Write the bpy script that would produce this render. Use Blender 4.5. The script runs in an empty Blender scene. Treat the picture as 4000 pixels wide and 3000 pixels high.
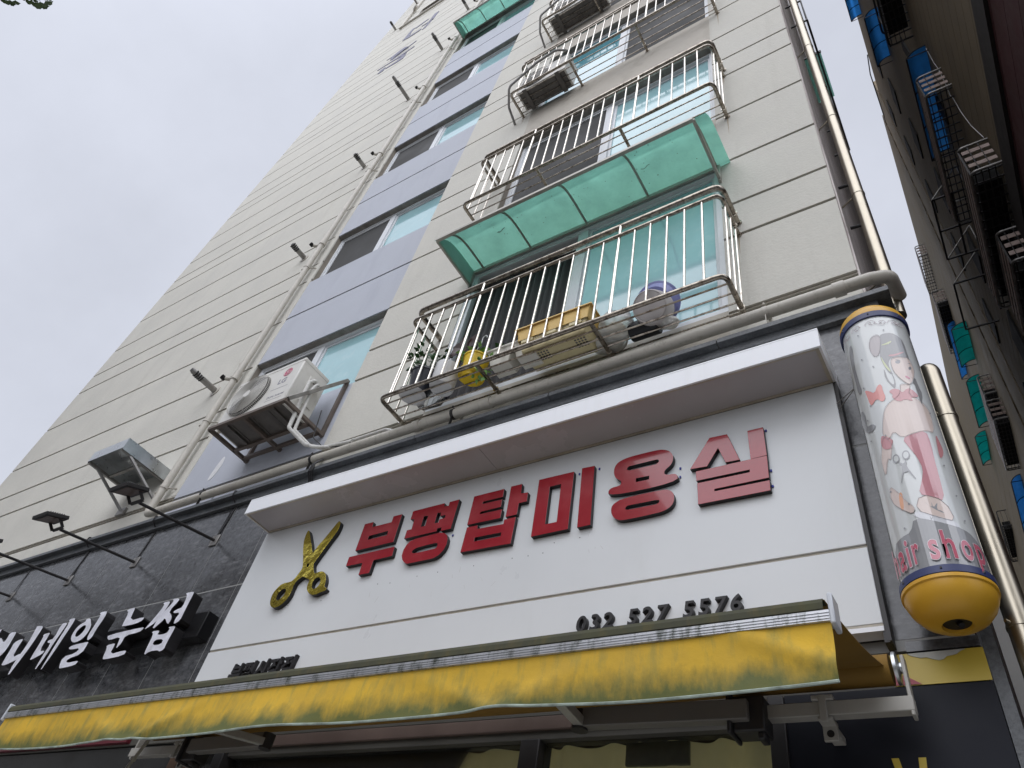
import bpy, bmesh, math, random
from mathutils import Vector, Matrix
random.seed(7)
PI = math.pi
scene = bpy.context.scene
COL = scene.collection
# ------------------------------------------------------------------ camera
cam_d = bpy.data.cameras.new("camera")
cam = bpy.data.objects.new("camera", cam_d); COL.objects.link(cam)
cam_d.sensor_width = 36; cam_d.lens = 25.336; cam_d.clip_start = .05; cam_d.clip_end = 1500
cam.matrix_world = Matrix(((0.83628394, 0.27862989, 0.47222300, 0), (0.52118247, -0.67144707, -0.52680895, -2.75), (0.17028803, 0.68667621, -0.70673741, 1.6), (0, 0, 0, 1)))
scene.camera = cam
# ------------------------------------------------------------------ overcast sky and soft sun
SUN_EL, SUN_AZ = math.radians(44), math.radians(162)      # azimuth from +y, clockwise
sd = Vector((math.sin(SUN_AZ)*math.cos(SUN_EL), math.cos(SUN_AZ)*math.cos(SUN_EL), math.sin(SUN_EL)))
w = bpy.data.worlds.new("World"); scene.world = w; w.use_nodes = True
nt = w.node_tree; nt.nodes.clear()
def N(nt, t, **k):
    n = nt.nodes.new(t)
    for a, b in k.items():
        if a == 'ins':
            for i, v in b.items(): n.inputs[i].default_value = v
        else: setattr(n, a, b)
    return n
L = nt.links.new
out = N(nt, 'ShaderNodeOutputWorld'); bg = N(nt, 'ShaderNodeBackground', ins={1: .1})
sky = N(nt, 'ShaderNodeTexSky', sky_type='NISHITA', sun_disc=False, sun_elevation=SUN_EL, sun_rotation=SUN_AZ)
tc = N(nt, 'ShaderNodeTexCoord')
dot = N(nt, 'ShaderNodeVectorMath', operation='DOT_PRODUCT'); dot.inputs[1].default_value = sd
mr = N(nt, 'ShaderNodeMapRange', interpolation_type='SMOOTHSTEP', ins={1: .42, 2: 1.0, 3: 6.7, 4: 18.5})
no = N(nt, 'ShaderNodeTexNoise', ins={'Scale': 1.6, 'Detail': 6.0, 'Roughness': .6})
mn = N(nt, 'ShaderNodeMapRange', ins={1: .3, 2: .7, 3: .88, 4: 1.09})
mm = N(nt, 'ShaderNodeMath', operation='MULTIPLY')
vs = N(nt, 'ShaderNodeVectorMath', operation='SCALE'); vs.inputs[0].default_value = (.905, .945, 1.07)
mx = N(nt, 'ShaderNodeMix', data_type='RGBA'); mx.inputs[0].default_value = .94
L(tc.outputs['Generated'], dot.inputs[0]); L(tc.outputs['Generated'], no.inputs['Vector'])
L(dot.outputs['Value'], mr.inputs[0]); L(no.outputs[0], mn.inputs[0])
L(mr.outputs[0], mm.inputs[0]); L(mn.outputs[0], mm.inputs[1]); L(mm.outputs[0], vs.inputs['Scale'])
L(sky.outputs[0], mx.inputs[6]); L(vs.outputs[0], mx.inputs[7]); L(mx.outputs[2], bg.inputs[0]); L(bg.outputs[0], out.inputs[0])
sl = bpy.data.lights.new("sun", 'SUN'); sl.energy = 1.1; sl.angle = math.radians(80); sl.color = (1, .97, .93)
so = bpy.data.objects.new("sun", sl); COL.objects.link(so); so.rotation_euler = (-sd).to_track_quat('-Z', 'Y').to_euler()
scene.view_settings.view_transform = 'Standard'; scene.view_settings.look = 'None'
scene.view_settings.exposure = 0.24; scene.view_settings.gamma = 1
scene.cycles.max_bounces = 8; scene.cycles.transparent_max_bounces = 12
# ------------------------------------------------------------------ materials
def M(name, col, rough=.6, metal=0., var=.12, vs=3., streak=0., scol=(.12, .1, .08), sscale=(9, 9, .35), bump=0., bs=60., ior=1.45, coat=0., var2=0., emis=None, smin=.52, smax=.72, spec=.5):
    m = bpy.data.materials.new(name); m.use_nodes = True; nt = m.node_tree; L = nt.links.new
    p = nt.nodes['Principled BSDF']
    geo = N(nt, 'ShaderNodeNewGeometry')
    n1 = N(nt, 'ShaderNodeTexNoise', ins={'Scale': vs, 'Detail': 6., 'Roughness': .6}); L(geo.outputs['Position'], n1.inputs['Vector'])
    r = N(nt, 'ShaderNodeMapRange', ins={1: .3, 2: .7, 3: 1-var, 4: 1+var}); L(n1.outputs[0], r.inputs[0])
    sc = N(nt, 'ShaderNodeVectorMath', operation='SCALE'); sc.inputs[0].default_value = col[:3]; L(r.outputs[0], sc.inputs['Scale'])
    cur = sc.outputs[0]
    if var2:
        n3 = N(nt, 'ShaderNodeTexNoise', ins={'Scale': vs*14, 'Detail': 4., 'Roughness': .7}); L(geo.outputs['Position'], n3.inputs['Vector'])
        r3 = N(nt, 'ShaderNodeMapRange', ins={1: .3, 2: .7, 3: 1-var2, 4: 1+var2}); L(n3.outputs[0], r3.inputs[0])
        s3 = N(nt, 'ShaderNodeVectorMath', operation='SCALE'); L(cur, s3.inputs[0]); L(r3.outputs[0], s3.inputs['Scale']); cur = s3.outputs[0]
    if streak:
        mp = N(nt, 'ShaderNodeMapping'); mp.inputs['Scale'].default_value = sscale; L(geo.outputs['Position'], mp.inputs[0])
        n2 = N(nt, 'ShaderNodeTexNoise', ins={'Scale': 1., 'Detail': 5., 'Roughness': .65}); L(mp.outputs[0], n2.inputs['Vector'])
        r2 = N(nt, 'ShaderNodeMapRange', ins={1: smin, 2: smax, 3: 0., 4: streak}); L(n2.outputs[0], r2.inputs[0])
        mi = N(nt, 'ShaderNodeMix', data_type='RGBA'); mi.inputs[7].default_value = (*scol, 1)
        L(r2.outputs[0], mi.inputs[0]); L(cur, mi.inputs[6]); cur = mi.outputs[2]
    L(cur, p.inputs['Base Color'])
    rr = N(nt, 'ShaderNodeMapRange', ins={1: .3, 2: .7, 3: max(rough*.8, .02), 4: min(rough*1.2, 1)}); L(n1.outputs[0], rr.inputs[0]); L(rr.outputs[0], p.inputs['Roughness'])
    p.inputs['Metallic'].default_value = metal; p.inputs['IOR'].default_value = ior; p.inputs['Coat Weight'].default_value = coat
    p.inputs['Specular IOR Level'].default_value = spec
    if bump:
        nb = N(nt, 'ShaderNodeTexNoise', ins={'Scale': bs, 'Detail': 5., 'Roughness': .6}); L(geo.outputs['Position'], nb.inputs['Vector'])
        b = N(nt, 'ShaderNodeBump', ins={'Strength': bump, 'Distance': .01}); L(nb.outputs[0], b.inputs['Height']); L(b.outputs[0], p.inputs['Normal'])
    return m
def stain_by_height(m, z0, z1, col, amt=.9, sc=(14, 14, 3)):      # real algae and grime that creeps along one edge
    nt = m.node_tree; L = nt.links.new; p = nt.nodes['Principled BSDF']
    src = p.inputs['Base Color'].links[0].from_socket
    geo = N(nt, 'ShaderNodeNewGeometry'); sp = N(nt, 'ShaderNodeSeparateXYZ'); L(geo.outputs['Position'], sp.inputs[0])
    g = N(nt, 'ShaderNodeMapRange', ins={1: z1, 2: z0, 3: 0., 4: 1.}); L(sp.outputs[2], g.inputs[0])
    mp = N(nt, 'ShaderNodeMapping'); mp.inputs['Scale'].default_value = sc; L(geo.outputs['Position'], mp.inputs[0])
    n = N(nt, 'ShaderNodeTexNoise', ins={'Scale': 1., 'Detail': 6., 'Roughness': .7}); L(mp.outputs[0], n.inputs['Vector'])
    a = N(nt, 'ShaderNodeMath', operation='ADD'); L(g.outputs[0], a.inputs[0]); L(n.outputs[0], a.inputs[1])
    r = N(nt, 'ShaderNodeMapRange', ins={1: .92, 2: 1.38, 3: 0., 4: amt}); L(a.outputs[0], r.inputs[0])
    mi = N(nt, 'ShaderNodeMix', data_type='RGBA'); mi.inputs[7].default_value = (*col, 1)
    L(r.outputs[0], mi.inputs[0]); L(src, mi.inputs[6]); L(mi.outputs[2], p.inputs['Base Color'])
def poly_mat(name, col, trans=.55, rough=.3):                     # tinted translucent sheet
    m = bpy.data.materials.new(name); m.use_nodes = True; nt = m.node_tree; L = nt.links.new; nt.nodes.remove(nt.nodes['Principled BSDF'])
    o = nt.nodes['Material Output']; geo = N(nt, 'ShaderNodeNewGeometry')
    n1 = N(nt, 'ShaderNodeTexNoise', ins={'Scale': 5., 'Detail': 8., 'Roughness': .7}); L(geo.outputs['Position'], n1.inputs['Vector'])
    r = N(nt, 'ShaderNodeMapRange', ins={1: .3, 2: .7, 3: .82, 4: 1.12}); L(n1.outputs[0], r.inputs[0])
    sc = N(nt, 'ShaderNodeVectorMath', operation='SCALE'); sc.inputs[0].default_value = col; L(r.outputs[0], sc.inputs['Scale'])
    t = N(nt, 'ShaderNodeBsdfTranslucent'); L(sc.outputs[0], t.inputs[0])
    tp = N(nt, 'ShaderNodeBsdfTransparent'); tp.inputs[0].default_value = (*col, 1)
    g = N(nt, 'ShaderNodeBsdfGlossy', ins={'Roughness': rough}); g.inputs[0].default_value = (.9, .95, .95, 1)
    a = N(nt, 'ShaderNodeMixShader'); a.inputs[0].default_value = trans; L(tp.outputs[0], a.inputs[1]); L(t.outputs[0], a.inputs[2])
    f = N(nt, 'ShaderNodeFresnel', ins={0: 1.4}); b = N(nt, 'ShaderNodeMixShader')
    L(f.outputs[0], b.inputs[0]); L(a.outputs[0], b.inputs[1]); L(g.outputs[0], b.inputs[2]); L(b.outputs[0], o.inputs[0])
    return m
def clear_mat(name, col=(.95, .97, .97), alpha=.12, rough=.05):   # clear plastic: mostly transparent with a glossy skin
    m = bpy.data.materials.new(name); m.use_nodes = True; nt = m.node_tree; L = nt.links.new; nt.nodes.remove(nt.nodes['Principled BSDF'])
    o = nt.nodes['Material Output']; tp = N(nt, 'ShaderNodeBsdfTransparent'); tp.inputs[0].default_value = (*col, 1)
    g = N(nt, 'ShaderNodeBsdfGlossy', ins={'Roughness': rough}); f = N(nt, 'ShaderNodeFresnel', ins={0: 1.5})
    d = N(nt, 'ShaderNodeBsdfDiffuse'); d.inputs[0].default_value = (*col, 1); a = N(nt, 'ShaderNodeMixShader'); a.inputs[0].default_value = alpha
    b = N(nt, 'ShaderNodeMixShader'); L(tp.outputs[0], a.inputs[1]); L(d.outputs[0], a.inputs[2])
    L(f.outputs[0], b.inputs[0]); L(a.outputs[0], b.inputs[1]); L(g.outputs[0], b.inputs[2]); L(b.outputs[0], o.inputs[0])
    return m
m_cream = M("cream_stucco", (.575, .558, .50), .85, var=.07, vs=1.3, var2=.03, streak=.28, scol=(.36, .335, .29), sscale=(5, 5, .45), bump=.35, bs=45, smin=.55, smax=.8)
m_creamR = M("cream_band", (.49, .455, .395), .85, var=.08, vs=1.3, streak=.45, scol=(.30, .27, .22), sscale=(3, 3, 2.5), bump=.3, bs=45)
m_groove = M("groove_paint", (.25, .22, .18), .9, var=.2, vs=6)
m_lilac = M("lilac_paint", (.455, .475, .525), .8, var=.06, vs=1.5, streak=.3, scol=(.33, .34, .40), sscale=(3, 3, .8), bump=.25, bs=45)
m_side = M("weathered_side", (.62, .57, .54), .9, var=.1, vs=2, streak=.8, scol=(.22, .18, .17), sscale=(30, 30, .5), smin=.5, smax=.6, bump=.3)
m_recess = M("recess_mottle", (.25, .235, .21), .9, var=.3, vs=9, streak=.5, sscale=(4, 4, 9))  # darker mottled tone for the lintel undersides
m_stone = M("dark_slate", (.066, .068, .072), .2, var=.45, vs=2.2, var2=.5, streak=.6, scol=(.21, .21, .215), sscale=(9, 9, 26), bump=.10, bs=28, smin=.52, smax=.72, spec=.6)
m_stone_d = M("cornice_stone", (.075, .08, .085), .4, var=.3, vs=5, var2=.35, streak=.4, scol=(.16, .17, .17), sscale=(14, 14, 14), bump=.3, bs=50)
m_grout = M("grout", (.30, .30, .29), .9)
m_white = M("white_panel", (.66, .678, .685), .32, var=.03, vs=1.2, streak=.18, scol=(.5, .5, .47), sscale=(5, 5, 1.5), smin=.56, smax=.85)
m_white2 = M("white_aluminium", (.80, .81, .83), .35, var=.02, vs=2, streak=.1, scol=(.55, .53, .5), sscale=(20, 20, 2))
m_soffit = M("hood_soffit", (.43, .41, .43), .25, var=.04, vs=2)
m_trimb = M("aged_trim", (.42, .38, .31), .5, var=.2, vs=8)
m_red = M("red_acrylic", (.30, .012, .022), .16, var=.12, vs=3, coat=.5, streak=.15, scol=(.45, .10, .10), sscale=(6, 6, 6))
m_black = M("black_side", (.012, .011, .012), .45, var=.2)
m_blk2 = M("black_raceway", (.008, .008, .009), .35, var=.2)
m_nail = M("brushed_letter_face", (.74, .74, .80), .35, metal=.15, var=.18, vs=14)
m_gold = M("gold_mirror", (.86, .70, .11), .03, metal=1., var=.04, vs=5, bump=.9, bs=7)
m_rail = M("stained_rail_dark_reflection", (.36, .32, .27), .27, metal=1., var=.2, vs=9, streak=.8, scol=(.07, .05, .035), sscale=(26, 26, 26), smin=.48, smax=.66)  # stains, plus darkening painted in for dim wall and street reflections
m_steel = M("stainless_tube", (.68, .635, .57), .24, metal=1., var=.15, vs=9, streak=.55, scol=(.22, .17, .12), sscale=(22, 22, 22), smin=.55, smax=.7)
m_steel2 = M("stainless_pipe", (.36, .325, .26), .32, metal=1., var=.12, vs=4)
m_steeld = M("dull_steel", (.30, .29, .275), .45, metal=.8, var=.25, vs=6, streak=.4, scol=(.15, .1, .07), sscale=(9, 9, 9))
m_galv = M("galvanised_sheet", (.50, .52, .53), .3, metal=.9, var=.2, vs=7)
m_iron = M("dark_iron", (.028, .026, .026), .5, var=.3)
m_pipe = M("cream_pipe_paint", (.50, .47, .41), .45, var=.1, vs=6, streak=.5, scol=(.2, .18, .13), sscale=(28, 28, 6), smin=.55, smax=.75)
m_frame = M("white_window_frame", (.66, .68, .70), .4, var=.06, vs=4, streak=.25, scol=(.35, .33, .29), sscale=(8, 8, 8))
m_glassc = M("pale_blue_glass", (.33, .55, .58), .07, var=.12, vs=1.1, ior=1.65, streak=.35, scol=(.5, .66, .68), sscale=(7, 7, 7))
m_glassd = M("dark_glass", (.022, .023, .023), .12, var=.3, vs=3)
m_screen = M("insect_screen", (.055, .055, .054), .8, var=.15, vs=2)
m_glassb = M("blue_reflecting_glass", (.10, .30, .36), .05, var=.15, vs=1, ior=1.9)
m_curtain = M("grey_curtain", (.075, .07, .072), .9, var=.15, vs=4)
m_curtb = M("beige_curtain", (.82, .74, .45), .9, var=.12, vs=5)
pb_ = m_curtb.node_tree.nodes['Principled BSDF']; m_curtb.node_tree.links.new(pb_.inputs['Base Color'].links[0].from_socket, pb_.inputs['Emission Color']); pb_.inputs['Emission Strength'].default_value = .055   # added glow brightens the curtains under the awning; no lamp behind
m_dark = M("dark_interior", (.01, .01, .01), .9)
m_teal = poly_mat("green_polycarbonate", (.50, .755, .675), .5)
m_tealf = M("canopy_frame", (.40, .385, .34), .5, metal=.4, var=.2, vs=8)
m_blue = poly_mat("blue_polycarbonate", (.22, .58, .98), .5)
m_teald = poly_mat("deep_teal_polycarbonate", (.08, .62, .58), .55)
m_ac = M("air_con_casing", (.66, .645, .60), .42, var=.05, vs=5, streak=.25, scol=(.4, .37, .3), sscale=(9, 9, 9))
m_acd = M("air_con_grille_dark", (.05, .048, .045), .5)
m_acu = M("air_con_base", (.13, .12, .11), .55, metal=.3, var=.3, vs=8)
m_pinkl = M("round_emblem_red", (.52, .12, .19), .5, var=.05); m_greyt = M("grey_print", (.25, .25, .28), .5)
m_awn = M("yellow_awning_cloth", (.60, .375, .035), .75, var=.14, vs=4, streak=.65, scol=(.24, .235, .07), sscale=(22, 22, 5), bump=.3, bs=12, smin=.48, smax=.72)
stain_by_height(m_awn, 2.425, 2.585, (.085, .11, .035), .93, (12, 12, 6))
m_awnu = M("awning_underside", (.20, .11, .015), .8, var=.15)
m_awng = M("mossy_awning_wrap", (.055, .055, .03), .8, var=.35, vs=9, streak=.5, scol=(.12, .09, .03), sscale=(30, 30, 12))
m_alu = M("weathered_aluminium", (.50, .51, .53), .35, metal=.5, var=.1, vs=9, streak=.85, scol=(.05, .06, .04), sscale=(34, 34, 9), smin=.5, smax=.66)
m_piping = M("awning_piping", (.30, .35, .30), .7, var=.5, vs=16)
m_cap = M("grey_end_cap", (.55, .57, .60), .4)
m_bar = M("painted_square_tube", (.34, .325, .29), .45, var=.1, streak=.3)
m_poley = M("pole_yellow", (.62, .34, .03), .35, var=.08, vs=5); m_polen = M("pole_navy", (.03, .04, .12), .4)
m_tube = M("printed_tube", (.60, .62, .61), .12, var=.03, vs=5, coat=.8)
m_yel = M("yellow_film", (.50, .37, .05), .4, var=.08); m_film = M("charcoal_film", (.012, .013, .018), .5, var=.2, spec=.18); m_tear = M("torn_backing", (.42, .42, .38), .8, var=.2, vs=20); m_redf = M("red_film", (.3, .02, .04), .4)
m_brown = M("brown_frame", (.11, .075, .06), .5, var=.2); m_lint = M("grey_lintel", (.07, .066, .055), .6, var=.15)
m_alley = M("alley_wall", (.165, .13, .08), .9, var=.12, vs=1.5, streak=.3, scol=(.12, .1, .07), sscale=(2, 2, .8), bump=.2)
m_maroon = M("maroon_cladding", (.06, .018, .02), .5, var=.15); m_ledge = M("ledge_dark", (.025, .022, .02), .8)
m_slat = M("pinkish_slat", (.42, .33, .29), .6, var=.1); m_conc = M("far_grey_wall", (.38, .37, .35), .9, var=.08, vs=.6)
m_tile = M("alley_tile_band", (.235, .19, .125), .8, var=.15, vs=3)
m_leaf = M("ginkgo_leaf", (.05, .085, .02), .6, var=.3, vs=20); m_bark = M("bark", (.12, .1, .08), .9)
m_plant = M("plant_leaf", (.02, .07, .012), .4, var=.3, vs=20); m_plantr = M("rubber_leaf", (.045, .022, .018), .35, var=.2); m_plantv = M("variegated_leaf", (.22, .42, .12), .5, var=.35, vs=60)
m_potk = M("black_pot", (.012, .014, .022), .35); m_potw = M("white_pot", (.62, .62, .62), .4, var=.04); m_yelp = M("yellow_pot", (.72, .50, .02), .45, var=.06); m_foam = M("foam_box", (.62, .60, .53), .7, var=.06, vs=20)
m_bask = M("basket_yellow", (.70, .48, .16), .5, var=.08); m_bask2 = M("cream_plastic", (.60, .52, .30), .5, var=.06)
m_tub = M("grey_tub", (.50, .47, .46), .5, var=.05); m_purp = M("lavender_basin", (.22, .24, .48), .4); m_roll = M("black_roll", (.01, .01, .012), .5)
m_bag = clear_mat("clear_plastic_bag", (.92, .93, .9), .45, .15); m_bagc = M("bag_contents", (.55, .44, .27), .7, var=.35, vs=18)
m_clear = clear_mat("clear_jar", (.96, .97, .97), .15)
m_hose = M("white_hose_wrap", (.60, .59, .56), .6, var=.15, vs=30, streak=.5, scol=(.15, .2, .05), sscale=(40, 40, 40), smin=.6); m_hoseg = M("grey_hose", (.27, .26, .25), .6, var=.1)
m_opp = M("street_building", (.36, .32, .27), .8, var=.1); m_asph = M("asphalt", (.12, .12, .12), .9, var=.2); m_pave = M("paving", (.45, .44, .42), .9, var=.15)
m_bluet = M("blue_tape", (.01, .02, .25), .5)
# ------------------------------------------------------------------ mesh helpers
class MB:
    def __init__(s): s.b = bmesh.new(); s.i = 0
    def f(s, vs):
        try: q = s.b.faces.new(vs); q.material_index = s.i; return q
        except ValueError: return None
    def V(s, p): return s.b.verts.new(p)
    def box(s, x0, x1, y0, y1, z0, z1):
        v = [s.V((x, y, z)) for x in (x0, x1) for y in (y0, y1) for z in (z0, z1)]
        for a in ((0, 1, 3, 2), (4, 6, 7, 5), (0, 4, 5, 1), (2, 3, 7, 6), (0, 2, 6, 4), (1, 5, 7, 3)): s.f([v[k] for k in a])
        return s
    def quad(s, *ps): s.f([s.V(p) for p in ps]); return s
    def bar(s, p, q, w, h, up=(0, 0, 1)):
        p, q = Vector(p), Vector(q); d = (q-p).normalized(); u = Vector(up); sx = d.cross(u)
        if sx.length < 1e-3: sx = d.cross(Vector((1, 0, 0)))
        sx.normalize(); u = sx.cross(d).normalized()
        v = [s.V(c+sx*a*w/2+u*b*h/2) for c in (p, q) for a, b in ((-1, -1), (1, -1), (1, 1), (-1, 1))]
        for k in range(4): s.f([v[k], v[(k+1) % 4], v[4+(k+1) % 4], v[4+k]])
        s.f(v[3::-1]); s.f(v[4:]); return s
    def tube(s, pts, r, n=10, cap=True):
        pts = [Vector(p) for p in pts]; rs = r if isinstance(r, (list, tuple)) else [r]*len(pts)
        t0 = (pts[1]-pts[0]).normalized(); a = t0.orthogonal().normalized(); rings = []
        for i, p in enumerate(pts):
            t = (pts[min(i+1, len(pts)-1)]-pts[max(i-1, 0)]).normalized()
            a = (a-t*a.dot(t)).normalized(); b = t.cross(a)
            rings.append([s.V(p+(a*math.cos(2*PI*k/n)+b*math.sin(2*PI*k/n))*rs[i]) for k in range(n)])
        for i in range(len(rings)-1):
            for k in range(n): s.f([rings[i][k], rings[i][(k+1) % n], rings[i+1][(k+1) % n], rings[i+1][k]])
        if cap: s.f(rings[0][::-1]); s.f(rings[-1])
        return s
    def lathe(s, prof, c, n=32, ax='z', cap=True):                 # prof [(r, h)]
        def P(r, h, k):
            a = 2*PI*k/n; x, y = r*math.cos(a), r*math.sin(a)
            o = {'z': (x, y, h), 'y': (x, h, y), 'x': (h, x, y)}[ax]; return s.V(Vector(c)+Vector(o))
        rg = [[P(r, h, k) for k in range(n)] for r, h in prof]
        for i in range(len(rg)-1):
            for k in range(n): s.f([rg[i][k], rg[i][(k+1) % n], rg[i+1][(k+1) % n], rg[i+1][k]])
        if cap:
            if prof[0][0] > 1e-4: s.f(rg[0][::-1])
            if prof[-1][0] > 1e-4: s.f(rg[-1])
        return s
    def sheet(s, rows, thick=None):                                # rows of points -> grid
        g = [[s.V(p) for p in r] for r in rows]
        for i in range(len(g)-1):
            for k in range(len(g[0])-1): s.f([g[i][k], g[i][k+1], g[i+1][k+1], g[i+1][k]])
        return s
    def prism(s, poly, y0, y1):                                    # xz polygon between two depths
        a = [s.V((x, y0, z)) for x, z in poly]; b = [s.V((x, y1, z)) for x, z in poly]; n = len(poly)
        s.f(a); s.f(b[::-1])
        for k in range(n): s.f([a[k], b[k], b[(k+1) % n], a[(k+1) % n]])
        return s
    def build(s, name, mat, parent=None, bevel=0., sharp=.6, solid=0.):
        b = s.b; bmesh.ops.recalc_face_normals(b, faces=b.faces[:])
        for f in b.faces: f.smooth = True
        for e in b.edges: e.smooth = not (len(e.link_faces) != 2 or e.calc_face_angle(0) > sharp)
        me = bpy.data.meshes.new(name); b.to_mesh(me); b.free()
        for m in (mat if isinstance(mat, (list, tuple)) else [mat]): me.materials.append(m)
        return put(name, me, parent, bevel, solid)
def put(name, me, parent=None, bevel=0., solid=0.):
    o = bpy.data.objects.new(name, me); COL.objects.link(o)
    if parent: o.parent = parent
    if solid:
        k = o.modifiers.new("solid", 'SOLIDIFY'); k.thickness = solid; k.offset = 0
    if bevel:
        k = o.modifiers.new("bevel", 'BEVEL'); k.width = bevel; k.segments = 2; k.limit_method = 'ANGLE'; k.angle_limit = .7; k.harden_normals = False
    return o
def tag(o, label, cat, group=None, kind=None):
    if label: o['label'] = label
    if cat: o['category'] = cat
    if group: o['group'] = group
    if kind: o['kind'] = kind
    return o
def thing(name, label, cat, group=None):
    o = bpy.data.objects.new(name, None); o.empty_display_size = .1; COL.objects.link(o); return tag(o, label, cat, group)
def copy_tree(o, parent=None, loc=None):
    c = o.copy(); COL.objects.link(c)
    if parent: c.parent = parent
    if loc: c.location = loc
    for ch in list(o.children): copy_tree(ch, c)
    return c
def fil(pts, r, n=6):
    pts = [Vector(p) for p in pts]; out = [pts[0]]
    for i in range(1, len(pts)-1):
        a = (pts[i-1]-pts[i]).normalized(); b = (pts[i+1]-pts[i]).normalized(); ang = a.angle(b); d = r/math.tan(ang/2)
        p0 = pts[i]+a*d; p1 = pts[i]+b*d
        for k in range(n+1):
            t = k/n; out.append(p0*(1-t)**2+pts[i]*2*t*(1-t)+p1*t*t)
    out.append(pts[-1]); return out
def chaikin(p, n=2):
    for _ in range(n):
        q = []
        for i in range(len(p)):
            a, b = p[i], p[(i+1) % len(p)]
            q += [[a[0]*.75+b[0]*.25, a[1]*.75+b[1]*.25], [a[0]*.25+b[0]*.75, a[1]*.25+b[1]*.75]]
        p = q
    return p
def shape_mesh(name, comps, depth, off=0.):                                # polygons with holes -> extruded mesh in xy
    c = bpy.data.curves.new(name, 'CURVE'); c.dimensions = '2D'; c.fill_mode = 'BOTH'; c.extrude = depth/2; c.offset = off
    for comp in comps:
        for ring in comp:
            s = c.splines.new('POLY'); s.points.add(len(ring)-1)
            for k, (x, z) in enumerate(ring): s.points[k].co = (x, z, 0, 1)
            s.use_cyclic_u = True
    return curve_to_mesh(name, c)
def shapes_joined(name, comps, depth, off=0.):                     # overlapping strokes stay whole, each a hair apart in depth
    bm = bmesh.new()
    for k, comp in enumerate(comps):
        me = shape_mesh(name, [comp], depth-k*.0008, off); bm.from_mesh(me); bpy.data.meshes.remove(me)
    me = bpy.data.meshes.new(name); bm.to_mesh(me); bm.free(); return me
def curve_to_mesh(name, c):
    o = bpy.data.objects.new(name, c); COL.objects.link(o)
    me = bpy.data.meshes.new_from_object(o.evaluated_get(bpy.context.evaluated_depsgraph_get()))
    COL.objects.unlink(o); bpy.data.objects.remove(o); return me
def text_mesh(body, size, depth, bold=0., shear=0., align='LEFT', space=1.):
    c = bpy.data.curves.new("text", 'FONT'); c.body = body; c.size = size; c.extrude = depth/2; c.offset = bold; c.shear = shear; c.align_x = align; c.space_character = space
    return curve_to_mesh("text", c)
def stand(me, mats, yback, depth, dx=0., dz=0., sx=1., sz=1.):     # xy mesh -> standing on a wall facing -y; mat 0 = face, 1 = sides
    for v in me.vertices:
        x, y, z = v.co; v.co = (x*sx+dx, yback-depth/2-z, y*sz+dz)
    me.materials.clear()
    for m in mats: me.materials.append(m)
    me.update()
    bm = bmesh.new(); bm.from_mesh(me); bmesh.ops.remove_doubles(bm, verts=bm.verts, dist=1e-5); bmesh.ops.recalc_face_normals(bm, faces=bm.faces)
    for f in bm.faces: f.material_index = 0 if (abs(f.normal.y) > .7 and f.calc_center_median().y < yback-depth*.5) or len(mats) == 1 else 1; f.smooth = False
    bm.to_mesh(me); bm.free(); return me
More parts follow.
